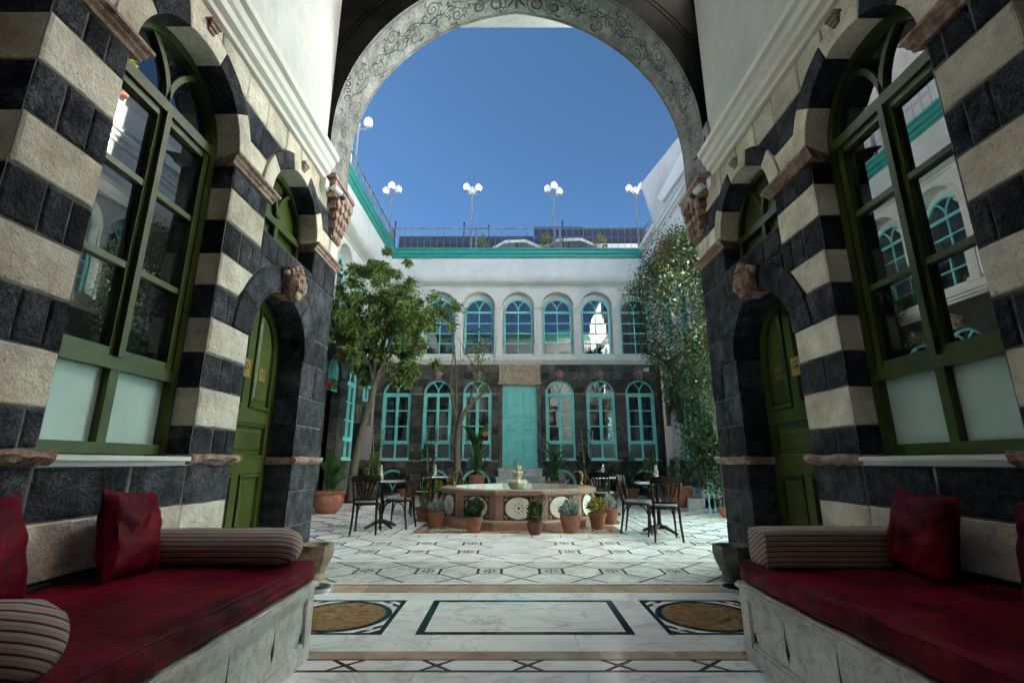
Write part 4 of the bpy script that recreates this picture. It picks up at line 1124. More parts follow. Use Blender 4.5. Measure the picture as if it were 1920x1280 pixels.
railing(PB, -4.45, 4.90, 'grey iron railing on the teal cornice above the back facade')
railing(CL, 5.7, 16.30, 'grey iron railing running along the teal cornice on the left wing')
railing(CR, 14.75, 16.30, 'short grey iron railing beside the tall white wall on the right')

# ---- lamp posts on the roof edge
def lamp(x, y, rz, label, zb=8.60, h=2.3):
    a = thing('lamp_post', label, 'lamp', (x, y, zb), rz, 'rooftop globe lamps')
    mb = MB().tube([(0, 0, 0), (0, 0, h)], [.035, .028], 8).lathe([(0, h + .03), (.045, h + .01), (.05, h - .03), (.03, h - .06)], 10); mb.build('pole', 'paint_grey', a, local=True)
    for k in range(3):
        t = 2 * PI * k / 3 + .4; zz = h + .12 + .10 * (k == 0); R = .26
        arm = MB().tube([(R * q * cos(t), R * q * sin(t), h - .02 + (zz - h - .05) * q ** 2 - .05 * sin(PI * q)) for q in np.linspace(0, 1, 7)], .013, 5)
        arm.lathe([(.0, zz - .10), (.06, zz - .08), (.07, zz - .05), (.05, zz - .03)], 10, (R * cos(t), R * sin(t), 0)); ar = arm.build('arm', 'paint_grey', a, local=True)
        g = MB(); nn = 14
        prof = [(.06, -.05), (.12, -.02), (.155, .05), (.15, .13), (.11, .20), (.05, .245), (.02, .275), (0, .28)]
        vs = []; fs = []
        for i in range(nn):
            f = .84 + .06 * (1 if i % 2 else -1)
            for r, z in prof: vs.append((R * cos(t) + r * f * cos(2 * PI * i / nn), R * sin(t) + r * f * sin(2 * PI * i / nn), zz + z))
        m = len(prof)
        for i in range(nn):
            for q in range(m - 1): fs.append((i * m + q, ((i + 1) % nn) * m + q, ((i + 1) % nn) * m + q + 1, i * m + q + 1))
        g.add(vs, fs).build('globe', 'lamp_globe', a, local=True)
lamp(-4.55, 16.28, .3, 'triple globe lamp at the corner of the left and back railings')
lamp(-1.50, 16.28, 1.3, 'triple globe lamp left of centre on the back railing')
lamp(1.58, 16.28, 2.2, 'triple globe lamp right of centre on the back railing')
lamp(4.68, 16.28, .9, 'triple globe lamp at the right end of the back railing by the tall white wall')
lamp(-4.50, 12.15, 1.9, 'triple globe lamp on the left railing, partly behind the painted arch', h=2.0)

# ================================================================== SOFAS
def rbox(x0, x1, y0, y1, z0, z1, r, n=(6, 24, 6), disp=None):
    """rounded box with a grid on each face"""
    mb = MB(); idx = {}
    lo = (x0 + r, y0 + r, z0 + r); hi = (x1 - r, y1 - r, z1 - r); dims = ((x0, x1), (y0, y1), (z0, z1))
    def vert(i, j, k):
        key = (i, j, k)
        if key in idx: return idx[key]
        p = [dims[a][0] + (dims[a][1] - dims[a][0]) * q / n[a] for a, q in enumerate((i, j, k))]
        c = [min(max(p[a], lo[a]), hi[a]) for a in range(3)]
        d = Vector([p[a] - c[a] for a in range(3)])
        if d.length > 1e-6:
            d.normalize(); p = [c[a] + d[a] * r for a in range(3)]
        if disp: p = disp(p, d)
        idx[key] = len(mb.v); mb.v.append(tuple(p)); return idx[key]
    for a in range(3):
        b, c = (a + 1) % 3, (a + 2) % 3
        for side in (0, n[a]):
            for i in range(n[b]):
                for j in range(n[c]):
                    q = []
                    for di, dj in ((0, 0), (1, 0), (1, 1), (0, 1)):
                        t = [0, 0, 0]; t[a] = side; t[b] = i + di; t[c] = j + dj; q.append(vert(*t))
                    mb.f.append(tuple(q if side else reversed(q)))
    return mb
def sofa(side, wall_x, front_x, lab):
    s = side; ye = 3.04; ys = .25
    xa, xb = sorted((wall_x - s * .006, front_x))
    T = thing('bench_base', lab['bench'], 'bench', ((xa + xb) / 2, 1.65, 0.004))
    fx = lambda d: front_x - s * d * -1 if False else front_x + s * d       # d metres in from the front face toward the wall
    def bx(mb, d0, d1, y0, y1, z0, z1):
        a, b = sorted((fx(d0), fx(d1))); return mb.box(a, b, y0, y1, z0, z1)
    zt = .405
    mb = MB(); bx(mb, .05, .93, ys, ye - .06, .01, zt - .02); mb.build('bench_core', 'bench_paint', T)
    mb = MB(); bx(mb, 0, .05, ye - .085, ye, .006, zt - .03); bx(mb, .0, .05, ys, ye - .086, .006, .085)
    bx(mb, .008, .05, ys, ye - .086, .086, .105); bx(mb, 0, .05, ys, ye - .086, zt - .075, zt - .03); bx(mb, .008, .05, ys, ye - .086, zt - .092, zt - .0755)
    bx(mb, .051, .93, ye - .05, ye - .006, .006, zt - .03)
    mb.build('bench_frame', 'bench_paint', T)
    mb = MB(); bx(mb, -.018, .94, ys, ye + .012, zt - .0295, zt - .012); bx(mb, -.008, .94, ys, ye + .004, zt - .0118, zt); mb.build('top_moulding', 'bench_paint', T)
    ybr = [ye - .086, ye - .42, ye - .82, ye - 1.25, ye - 1.72, ye - 2.2, ys]
    for i in range(len(ybr) - 1):
        mb = MB(); bx(mb, .018, .05, ybr[i + 1] + .0025, ybr[i] - .0025, .106, zt - .093); mb.build('front_panel', 'bench_paint', T)
    cr = MB()
    for i in range(1, 5):      # dark splits at the panel joints
        y = ybr[i]; w = (.028, .018, .03, .02)[i - 1]; zl = .11 + .02 * (i % 2); zh = .27 + .03 * (i % 3)
        pts = [(y - w, zl + .05), (y - w * .3, zl), (y + w * .25, zl + .03), (y + w * .1, zh), (y - w * .1, zh - .06)]
        cr.add([(fx(.0165), a, b) for a, b in pts], [(0, 1, 2, 3, 4)])
    cr.add([(fx(.0165), ye - .09, .12), (fx(.0165), ye - .13, .115), (fx(.0165), ye - .115, .16), (fx(.0165), ye - .09, .17)], [(0, 1, 2, 3)])
    cr.build('panel_splits', 'crack_dark', T)
    # seat cushion
    def wr(p, d):
        x, y, z = p
        t = (x - fx(0)) * s      # metres from front
        amp = .5 + .5 * max(0, min(1, (zt + .12 - z) / .1))
        n1 = noise(x * 2.1 + 5 * s, y * 1.3, 2) * .026 * (z > zt + .06) + noise(x * 5, y * 4.2 + x * 3, s) * .007 + noise(x * 11, y * 13 - x * 6, z * 3) * .0035 * amp
        if z < zt + .02: n1 *= .2; 
        return [x + d.x * n1 + (noise(y * 7 + z * 6, z * 4, 1) * .013 * s if t < .1 else 0), y + d.y * n1, max(z + (n1 if z > zt + .05 else 0), zt + .001)]
    a, b = sorted((fx(-.012), fx(.93)))
    c = rbox(a, b, ys, ye - .02, zt + .002, zt + .125, .045, (26, 70, 7), wr).build('seat_cushion', 'velvet', None, smooth=True); tag(c, lab['cushion'], 'cushion')
    MB().tube([(fx(-.003) + .004 * noise(q * 5, 1), q, zt + .112 + .010 * noise(q * 2.2, 3)) for q in np.linspace(ys + .05, ye - .06, 60)], .006, 6).build('piping', 'velvet', c, smooth=True)
    zc_ = zt + .125
    # pillows leaning on the wall
    def pillow(x, y, z, size, rz, tilt, roll, label):
        mb = MB(); n = 18; vs = {}; 
        for sd in (1, -1):
            for i in range(n + 1):
                for j in range(n + 1):
                    u, v = 2 * i / n - 1, 2 * j / n - 1
                    k = max(0, (1 - u ** 2) * (1 - v ** 2)) ** .42
                    pin = 1 - .07 * (1 - abs(u * v)) * (abs(u) > .98 or abs(v) > .98) - .05 * (1 - abs(v)) * abs(u) ** 3 * 0
                    th = .088 * k * (1 + .3 * noise(u * 2 + y * 3, v * 2, sd)) + .013 * noise(u * 3.5 + v, v * 3.5 + x, sd * 3) * k + .008 * noise(u * 9 - v * 4, v * 8, sd) * k
                    px_ = u * size / 2 * (1 - .06 * (1 - v * v) * u * u); pz = v * size / 2 * (1 - .06 * (1 - u * u) * v * v)
                    key = (i, j) if (i in (0, n) or j in (0, n)) else (i, j, sd)
                    if key not in vs: vs[key] = len(mb.v); mb.v.append((px_, th * sd, pz))
            for i in range(n):
                for j in range(n):
                    q = []
                    for di, dj in ((0, 0), (1, 0), (1, 1), (0, 1)):
                        ii, jj = i + di, j + dj; q.append(vs[(ii, jj) if (ii in (0, n) or jj in (0, n)) else (ii, jj, sd)])
                    mb.f.append(tuple(q if sd < 0 else reversed(q)))
        o = mb.build('pillow', 'velvet', None, smooth=True, local=True)
        o.location = (x, y, z); o.rotation_euler = (tilt, roll, rz); tag(o, label, 'pillow', 'red velvet pillows')
    for (dx, y, rz, tilt, roll, lb) in lab['pillows']:
        pillow(wall_x - s * dx, y, zc_ + .195, .42, rz, tilt, roll, lb)
    # bolsters
    for (y, r, w, hgt, lb, d0) in lab['bolsters']:
        a, b = sorted((fx(d0), fx(.90)))
        m = rbox(a, b, y - w / 2, y + w / 2, zc_ - .012, zc_ + hgt - .012, r, (10, 10, 10), lambda p, d: [p[0], p[1], p[2] + .004 * noise(p[0] * 6, p[1] * 9)])
        ctr = Vector(((a + b) / 2, y, zc_ + hgt / 2))
        me = m.mesh('bolster', ctr, True); o = link('bolster', me, None, 'stripe_fabric'); o.location = ctr; tag(o, lb, 'bolster', 'striped bolsters')
sofa(-1, -2.09, -1.14, dict(
    bench='long grey painted panelled bench base against the left wall', cushion='crimson velvet seat cushion on the left bench',
    pillows=[(.17, 2.58, PI / 2 + .12, -.22, .10, 'red velvet pillow beside the striped bolster at the far end of the left sofa'), (.17, 1.83, PI / 2 + .1, -.2, -.08, 'red velvet pillow cut by the left edge of the picture')],
    bolsters=[(2.86, .095, .20, .195, 'rounded striped bolster lying across the far end of the left sofa', .03), (1.37, .098, .20, .205, 'round ended striped bolster at the near end of the left sofa', .02)]))
sofa(1, 2.21, 1.314, dict(
    bench='long grey painted panelled bench base against the right wall', cushion='crimson velvet seat cushion on the right bench',
    pillows=[(.17, 2.55, PI / 2 - .12, .22, -.06, 'red velvet pillow beside the square striped bolster on the right sofa'), (.17, 1.88, PI / 2 - .1, .2, .08, 'red velvet pillow cut by the right edge of the picture')],
    bolsters=[(2.84, .03, .21, .20, 'square edged striped bolster across the far end of the right sofa', .03), (1.33, .098, .20, .205, 'round ended striped bolster at the near end of the right sofa', .02)]))

# ================================================================== HALL SMALL THINGS
def basin(x, y, mat, lab):
    n = 12; prof = [(.0, .05), (.10, .05), (.13, .02), (.09, .004)]
    mb = MB(); vs = []; fs = []
    prof = [(0, .26), (.09, .25), (.118, .31), (.155, .315), (.157, .26), (.142, .19), (.105, .11), (.085, .06), (.10, .03), (.105, .004)]
    N = 24; m = len(prof)
    for i in range(N):
        a = 2 * PI * i / N; f = 1 + (.05 if i % 3 == 0 else -.015)
        for k, (r, z) in enumerate(prof):
            q = r * (f if 3 <= k <= 6 else 1); vs.append((x + q * cos(a), y + q * sin(a), z + .003 * noise(a * 2, z * 9)))
    for i in range(N):
        for k in range(m - 1): fs.append((i * m + k, ((i + 1) % N) * m + k, ((i + 1) % N) * m + k + 1, i * m + k + 1))
    o = thing('stone_basin', lab, 'basin', (x, y, .004)); mb.add(vs, fs).build('bowl', mat, o)
    MB().lathe([(0, .275), (.102, .275)], 20, (x, y, 0)).build('basin_water', 'water', o)
basin(-1.86, 4.92, 'basin_stone', 'tan carved stone basin on the floor by the left pier'); basin(2.05, 4.86, 'basin_stone_dark', 'grey carved stone basin on the floor by the right pier')
for x, y, lab in ((-1.70, 4.52, 'round dark floor light by the left bench'), (1.95, 4.52, 'round dark floor light by the right bench')):
    o = thing('floor_light', lab, 'light', (x, y, .004))
    MB().lathe([(.16, .0055), (.155, .028), (.135, .034), (.13, .03)], 28, (x, y, 0)).build('rim', 'steel', o, smooth=True); MB().lathe([(.131, .031), (.06, .033), (0, .034)], 28, (x, y, 0)).build('lens', 'disc_green', o, smooth=True)
def cctv(pl, a, z, lab):
    o = thing('security_camera', lab, 'camera', pl(a, z, 0))
    mb = MB(); pl.box(mb, a - .07, a + .03, z - .05, z + .07, -.01, .06); mb.build('junction_box', 'paint_white', o)
    p0 = Vector(pl(a, z - .01, .06)); p1 = Vector(pl(a + .03, z - .03, .13)); MB().tube([p0, p1], .014, 6).build('arm', 'paint_white', o)
    q0 = Vector(pl(a - .02, z - .02, .13)); q1 = Vector(pl(a + .09, z - .045, .17)); MB().tube([q0, q1], .036, 12).build('housing', 'paint_white', o, smooth=True)
    MB().tube([q1, Vector(pl(a + .145, z - .058, .19))], [.041, .039], 12).build('lens_hood', 'black_plastic', o, smooth=True)
cctv(PL, 4.72, 4.02, 'white security camera with black lens under the left cornice'); cctv(PR, 4.75, 4.02, 'white security camera with black lens under the right cornice')
o = thing('floodlight', 'slim grey floodlight standing on the right cornice by the arch', 'floodlight', PR(4.66, 4.39, .08))
mb = MB(); a = 4.66; mb.prism([(a - .11, 4.45), (a + .03, 4.42), (a + .06, 4.66), (a - .08, 4.69)], PR, .05, .085, .006, back=True); mb.build('lamp_head', 'paint_grey', o)
mb = MB(); mb.tube([PR(a - .02, 4.387, .10), PR(a - .02, 4.46, .10), PR(a - .02, 4.55, .086)], .009, 5); mb.tube([PR(a + .03, 4.395, .10), PR(a + .14, 4.36, .16)], .011, 5); mb.build('bracket', 'iron_black', o)

# ================================================================== FOUNTAIN
FX, FY, NF = .11, 9.75, 12
FT = thing('fountain', 'twelve sided red stone fountain with white roundel panels in the courtyard', 'fountain', (FX, FY, .004))
def ring_poly(r, off=PI / NF): return [(FX + r / cos(PI / NF) * cos(-PI / 2 + off + 2 * PI * i / NF), FY + r / cos(PI / NF) * sin(-PI / 2 + off + 2 * PI * i / NF)) for i in range(NF)]
def ngon_ring(mb, prof):
    m = len(prof); vs = []; fs = []
    P_ = [ring_poly(r) for r, z in prof]
    for i in range(NF):
        for k in range(m): vs.append((*P_[k][i], prof[k][1]))
    for i in range(NF):
        j = (i + 1) % NF
        for k in range(m - 1): fs.append((i * m + k, j * m + k, j * m + k + 1, i * m + k + 1))
    return mb.add(vs, fs)
ngon_ring(MB(), [(1.56, .005), (1.56, .12), (1.545, .14), (1.44, .145)]).build('base_step', 'red_granite', FT)
ngon_ring(MB(), [(1.42, .14), (1.42, .535), (1.30, .536)]).build('body', 'red_granite', FT)
ngon_ring(MB(), [(1.42, .5355), (1.455, .54), (1.46, .605), (1.45, .615), (1.20, .617), (1.19, .60), (1.19, .10)]).build('rim', 'red_granite', FT)
MB().add([(*p, .12) for p in ring_poly(1.21)], [tuple(range(NF))]).build('basin_floor', 'cream_marble', FT)
ngon_ring(MB(), [(1.188, .617), (1.185, .10)]).build('basin_lining', 'cream_marble', FT)
MB().add([(*p, .48) for p in ring_poly(1.186)], [tuple(range(NF))]).build('water', 'water', FT)
for i in range(NF):
    a = -PI / 2 + 2 * PI * i / NF
    if i in (4, 5, 6, 7, 8): continue
    t = Vector((-sin(a), cos(a), 0)); nrm = Vector((cos(a), sin(a), 0)); C0 = Vector((FX, FY, 0)) + nrm * 1.42
    fw = 1.42 * math.tan(PI / NF)
    fn = lambda u, z, d: tuple(C0 + t * u + nrm * d + Vector((0, 0, z)))
    e = .255; zc_ = .335; rr = .178
    pn = MB().prism([(-e, .155), (e, .155), (e, .515), (-e, .515)], fn, -.01, .006).build('panel', 'marble_brown', FT)
    MB().prism([(1.24 * rr * cos(q * PI / 14), zc_ + rr * .97 * sin(q * PI / 14)) for q in range(28)], fn, .004, .012).build('roundel', 'cream_marble', pn)
    st = MB()
    for k in range(8):
        q = k * PI / 4; 
        pts = [(r * cos(q + o) * 1.1, zc_ + r * sin(q + o)) for r, o in ((.05, 0), (.066, .16), (.085, 0), (.066, -.16))]; st.add([fn(x, z, .0135) for x, z in pts], [(0, 1, 2, 3)])
    st.add([fn(.024 * cos(k * PI / 4), zc_ + .022 * sin(k * PI / 4), .0135) for k in range(8)], [tuple(range(8))])
    st.build('star_inlay', 'marble_brown', pn)
    cn = MB()
    for sx in (-1, 1):
        for sz in (-1, 1):
            for dx, dz in ((.0, .03), (.03, 0), (.028, .028)):
                x, z = sx * (e - .022 - dx), zc_ + sz * (.158 - dz); cn.add([fn(x - .01, z, .0075), fn(x, z - .01, .0075), fn(x + .01, z, .0075), fn(x, z + .01, .0075)], [(0, 1, 2, 3)])
    cn.build('corner_inlay', 'cream_marble', pn)
# tiered centrepiece
fx0, fy0 = FX, FY
def scallop(r0, z0, z1, nm):
    mb = MB(); N = 32; prof = [(.35, 0), (.5, .12), (.8, .35), (.97, .62), (1, .82), (.94, .84), (.9, .95), (.7, .97), (0, .9)]; vs = []; fs = []; m = len(prof)
    for i in range(N):
        a = 2 * PI * i / N; f = 1 + .06 * cos(8 * a)
        for k, (r, z) in enumerate(prof): vs.append((fx0 + r0 * r * (f if 1 < k < 7 else 1) * cos(a), fy0 + r0 * r * (f if 1 < k < 7 else 1) * sin(a), z0 + (z1 - z0) * z + (.012 * cos(8 * a) if 4 <= k <= 6 else 0)))
    for i in range(N):
        for k in range(m - 1): fs.append((i * m + k, ((i + 1) % N) * m + k, ((i + 1) % N) * m + k + 1, i * m + k + 1))
    mb.add(vs, fs).build(nm, 'onyx', FT, smooth=True)
MB().lathe([(.14, .1), (.12, .45), (.16, .48), (.10, .52)], 16, (fx0, fy0, 0)).build('pedestal', 'onyx', FT, smooth=True)
scallop(.185, .50, .74, 'lower_bowl'); 
MB().lathe([(.07, .70), (.055, .76), (.07, .80)], 12, (fx0, fy0, 0)).build('stem', 'onyx', FT, smooth=True)
scallop(.10, .76, .90, 'middle_bowl'); scallop(.066, .88, 1.0, 'upper_bowl')
MB().lathe([(.022, .97), (.014, 1.03), (.018, 1.07), (0, 1.075)], 8, (fx0, fy0, 0)).build('jet_nozzle', 'brass', FT, smooth=True)
jt = MB()
for k in range(7):
    a = 2 * PI * k / 7 + .2; jt.tube([(fx0 + .095 * q ** .8 * cos(a), fy0 + .095 * q ** .8 * sin(a), 1.07 + .045 * sin(PI * min(1, q * 1.3) * .9) - .12 * q ** 3) for q in np.linspace(0, 1, 9)], .0035, 5)
jt.build('water_jet', 'water', FT, kind='stuff')
# brass spouts on the rim
for s in (-1, 1):
    bx0 = FX + s * 1.27; by0 = FY + .25
    MB().lathe([(.055, .617), (.06, .63), (.03, .66), (.022, .70)], 12, (bx0, by0, 0)).build('spout_base', 'bronze', FT, smooth=True)
    pts = [(bx0, by0, .70), (bx0 + s * .03, by0, .78), (bx0 + s * .015, by0, .86), (bx0 - s * .05, by0, .90), (bx0 - s * .12, by0, .885), (bx0 - s * .15, by0, .85)]
    MB().tube(pts, [.016, .021, .019, .015, .012, .010], 8).tube([(bx0 + s * .02, by0, .80), (bx0 + s * .10, by0, .84), (bx0 + s * .11, by0, .74), (bx0 + s * .03, by0, .72)], .009, 6).build('swan_spout', 'bronze', FT, smooth=True)
    MB().tube([(bx0 - s * (.15 + .14 * q), by0, .85 - .36 * q * q) for q in np.linspace(0, 1, 8)], .007, 6).build('water_stream', 'water', FT, smooth=True)

# ================================================================== CAFE FURNITURE
def make_chair(label):
    t = thing('bistro_chair', label, 'chair', group='dark wood cafe chairs')
    B = lambda mb, n, m='dark_wood': mb.build(n, m, t, smooth=True, local=True)
    for s in (-1, 1):
        B(MB().tube([(s * .17, .18, .445), (s * .185, .20, .25), (s * .20, .225, 0)], [.019, .017, .013], 8), 'leg')                       # front leg
        B(MB().tube([(s * .19, -.25, 0), (s * .175, -.205, .25), (s * .17, -.195, .46), (s * .185, -.225, .66), (s * .20, -.265, .86)], [.014, .018, .019, .017, .015], 8), 'leg')
        arc = [(s * (.172 - .11 * (1 - cos(q))), .185 - .02 * q, .26 + .165 * sin(q)) for q in np.linspace(0, PI / 2, 8)]
        B(MB().tube(arc, .010, 6), 'brace')
        arc = [(s * .185, .185 - .13 * (1 - cos(q)), .24 + .18 * sin(q)) for q in np.linspace(0, PI / 2, 8)]; B(MB().tube(arc, .010, 6), 'brace')
        arc = [(s * .178, -.20 + .13 * (1 - cos(q)), .24 + .18 * sin(q)) for q in np.linspace(0, PI / 2, 8)]; B(MB().tube(arc, .010, 6), 'brace')
    sm = MB(); N = 28
    prof = [(0, .425), (.97, .425), (1.0, .437), (1.0, .452), (.98, .46), (0, .46)]; vs = []; fs = []
    for i in range(N):
        a = 2 * PI * i / N; R = .205 / max(abs(cos(a)) ** 3 + abs(sin(a)) ** 3, .01) ** (1 / 3)
        for r, z in prof: vs.append((R * r * cos(a), R * r * sin(a), z))
    m = len(prof)
    for i in range(N):
        for k in range(m - 1): fs.append((i * m + k, ((i + 1) % N) * m + k, ((i + 1) % N) * m + k + 1, i * m + k + 1))
    B(sm.add(vs, fs), 'seat_frame')
    pd = MB(); prof = [(.95, .4605), (.965, .475), (.93, .488), (.6, .496), (0, .498)]; vs = []; fs = []; m = len(prof)
    for i in range(N):
        a = 2 * PI * i / N; R = .2 / max(abs(cos(a)) ** 3 + abs(sin(a)) ** 3, .01) ** (1 / 3)
        for r, z in prof: vs.append((R * r * cos(a), R * r * sin(a), z))
    for i in range(N):
        for k in range(m - 1): fs.append((i * m + k, ((i + 1) % N) * m + k, ((i + 1) % N) * m + k + 1, i * m + k + 1))
    B(pd.add(vs, fs), 'seat_pad', 'seat_pad')
    # top rail: wide curved board; lower rail; five fanned slats
    def rail(z0, z1, dz, bow, th, hw):
        mb = MB(); n = 12; vs = []; fs = []
        for i in range(n + 1):
            u = 2 * i / n - 1; y = -.215 - (z0 - .5) * .14 - bow * (1 - u * u)
            top = z1 + dz * (1 - u * u); bot = z0 - dz * .35 * (1 - u * u)
            for yy, zz in ((y, bot), (y - th, bot), (y - th - .006, top), (y - .006, top)): vs.append((hw * u, yy, zz))
        for i in range(n):
            for k in range(4): fs.append((i * 4 + k, (i + 1) * 4 + k, (i + 1) * 4 + (k + 1) % 4, i * 4 + (k + 1) % 4))
        fs += [(0, 1, 2, 3), tuple(n * 4 + k for k in (3, 2, 1, 0))]
        return mb.add(vs, fs)
    B(rail(.775, .855, .022, .035, .018, .215), 'top_rail'); B(rail(.50, .53, .004, .03, .016, .175), 'lower_rail')
    for k in range(5):
        u = (k - 2) / 2
        p0 = Vector((u * .055, -.255, .53)); p1 = Vector((u * .10, -.272, .64)); p2 = Vector((u * .15, -.29 + .02 * abs(u), .775))
        mb = MB(); vs = []; 
        for p, w in ((p0, .009), (p1, .016), (p2, .013)):
            vs += [(p.x - w, p.y, p.z), (p.x + w, p.y, p.z), (p.x + w, p.y - .009, p.z), (p.x - w, p.y - .009, p.z)]
        fs = [(l * 4 + q, l * 4 + (q + 1) % 4, (l + 1) * 4 + (q + 1) % 4, (l + 1) * 4 + q) for l in range(2) for q in range(4)]
        B(mb.add(vs, fs), 'slat')
    return t
chair0 = make_chair('x')
def put(o, x, y, rz, label, z=.004):
    o.location = (x, y, z); o.rotation_euler = (0, 0, rz); o['label'] = label
CH = [(-2.27, 7.93, .12, 'dark wood cafe chair nearest on the left, its fan back to the viewer'), (-1.92, 8.55, 1.35, 'dark wood cafe chair at the right side of the left front table'),
      (-1.93, 10.55, .25, 'dark wood cafe chair behind the pots left of the fountain, back to the viewer'), (-1.42, 11.05, 1.7, 'dark wood cafe chair half hidden at the far left table'),
      (2.18, 7.28, -.1, 'dark wood cafe chair nearest on the right, its fan back to the viewer'), (1.98, 7.95, -2.0, 'dark wood cafe chair tucked at the left of the right front table'),
      (1.86, 10.2, -.5, 'dark wood cafe chair in front of the far right table'), (1.82, 11.2, -2.2, 'dark wood cafe chair behind the far right table')]
for i, (x, y, rz, lb) in enumerate(CH): put(chair0 if i == 0 else copy_tree(chair0), x, y, rz, lb)
def make_table(label):
    t = thing('cafe_table', label, 'table', group='marble topped cafe tables')
    rbox(-.32, .32, -.32, .32, .735, .757, .01, (4, 4, 2)).build('table_top', 'marble_grey', t, local=True)
    MB().box(-.327, .327, -.327, .327, .720, .7345).build('top_edge', 'dark_wood', t, local=True)
    MB().lathe([(.05, .06), (.045, .12), (.032, .16), (.03, .36), (.045, .40), (.03, .44), (.028, .66), (.05, .70), (.09, .72)], 12).build('column', 'iron_black', t, smooth=True, local=True)
    for k in range(4):
        a = PI / 4 + k * PI / 2
        MB().tube([(r * cos(a), r * sin(a), z) for r, z in ((.03, .10), (.12, .085), (.22, .045), (.29, .018))], [.032, .026, .024, .02], 8).sphere((.30 * cos(a), .30 * sin(a), .018), .02, 8, 6).build('foot', 'iron_black', t, smooth=True, local=True)
    return t
tb = make_table('x')
TB = [(-2.22, 8.62, .1, 'marble topped cafe table front left of the fountain'), (-1.75, 11.1, .3, 'marble topped cafe table at the back left of the fountain'), (2.30, 7.95, -.1, 'marble topped cafe table front right of the fountain'), (2.0, 10.75, .2, 'marble topped cafe table at the back right of the fountain')]
for i, (x, y, rz, lb) in enumerate(TB): put(tb if i == 0 else copy_tree(tb), x, y, rz, lb)
def make_oil_lamp():
    t = thing('oil_lamp', 'x', 'lamp', group='glass oil lamps on tables')
    MB().lathe([(0, 0), (.045, .002), (.048, .02), (.04, .055), (.025, .07), (.02, .078)], 14).build('font', 'clear_glass', t, smooth=True, local=True)
    MB().lathe([(.026, .074), (.03, .085), (.024, .10)], 12).build('burner', 'brass', t, smooth=True, local=True)
    MB().lathe([(.022, .10), (.034, .135), (.03, .17), (.018, .21), (.0165, .265)], 14).build('chimney', 'clear_glass', t, smooth=True, local=True)
    return t
ol = make_oil_lamp()
for i, (x, y, lb) in enumerate(((-2.30, 8.75, 'glass oil lamp on the front left table'), (-1.72, 11.15, 'glass oil lamp on the back left table'), (2.32, 8.0, 'glass oil lamp on the front right table'), (1.98, 10.8, 'glass oil lamp on the back right table'))):
    put(ol if i == 0 else copy_tree(ol), x, y, 0, lb, .762)

# ================================================================== PLANTS
def pot_mb(r, h, kind=0):
    if kind == 0: prof = [(0, .0), (.68 * r, 0), (.72 * r, .02), (.93 * r, .78 * h), (r * 1.03, .79 * h), (r * 1.05, h), (.92 * r, h), (.88 * r, .88 * h), (0, .88 * h)]
    elif kind == 1: prof = [(0, 0), (.55 * r, 0), (.62 * r, .04 * h), (.92 * r, .35 * h), (1.0 * r, .62 * h), (.92 * r, .82 * h), (.95 * r, .86 * h), (1.08 * r, .95 * h), (1.08 * r, h), (.95 * r, h), (.88 * r, .88 * h), (0, .86 * h)]
    else: prof = [(0, 0), (.6 * r, 0), (.8 * r, .3 * h), (1.0 * r, .78 * h), (.98 * r, h), (.9 * r, h), (.86 * r, .9 * h), (0, .88 * h)]
    return MB().lathe(prof, 22)
def potted(x, y, r, h, label, kind=0, mat='terracotta', saucer=False, handles=False, z=.004):
    t = thing('potted_plant', label, 'plant', (x, y, z))
    p = pot_mb(r, h, kind).build('pot', mat, t, smooth=True, local=True)
    MB().lathe([(0, h * .885), (.87 * r, h * .885)], 16).build('soil', 'soil', t, local=True)
    if saucer: MB().lathe([(0, .0), (1.0 * r, 0), (1.06 * r, .03), (1.0 * r, .03), (.95 * r, .012)], 20).build('saucer', mat, t, smooth=True, local=True)
    if handles:
        for a in (PI * .95, -.1, 2.1):
            MB().tube([((r * .9 + .05 * sin(q)) * cos(a + .12 * cos(q)), (r * .9 + .05 * sin(q)) * sin(a + .12 * cos(q)), h * .66 + .06 * cos(q)) for q in np.linspace(-.3, PI + .3, 9)], .017, 6).build('handle', mat, p, smooth=True, local=True)
    return t
def bush(t, z0, h, r, n, ln, mat, wd=None, shape=1.0, up=.4, name='foliage', squash=1.0):
    v = rdir(n); rad = np.random.uniform(.35, 1, n) ** .5
    k = 1 + .22 * np.sin(v[:, 0] * 5 + r * 40) * np.sin(v[:, 2] * 4 + h * 30)
    P = v * (rad * k)[:, None] * np.array([r, r, h / 2]) + np.array([0, 0, z0 + h / 2])
    D = v + rdir(n) * .6; D[:, 2] += up
    me = leaves_mesh(name, P, D, rdir(n, 1.0), np.random.uniform(.7, 1.3, n) * ln, np.random.uniform(.7, 1.2, n) * (wd or ln * .45), mat)
    o = link(name, me, t); o['kind'] = 'stuff'; return o
def stems(t, z0, pts, r, mat='bark', name='stem'):
    for p in pts: MB().tube([(q[0], q[1], q[2]) for q in p], [r * (1 - .6 * i / len(p)) for i in range(len(p))], 5).build(name, mat, t, smooth=True, local=True)
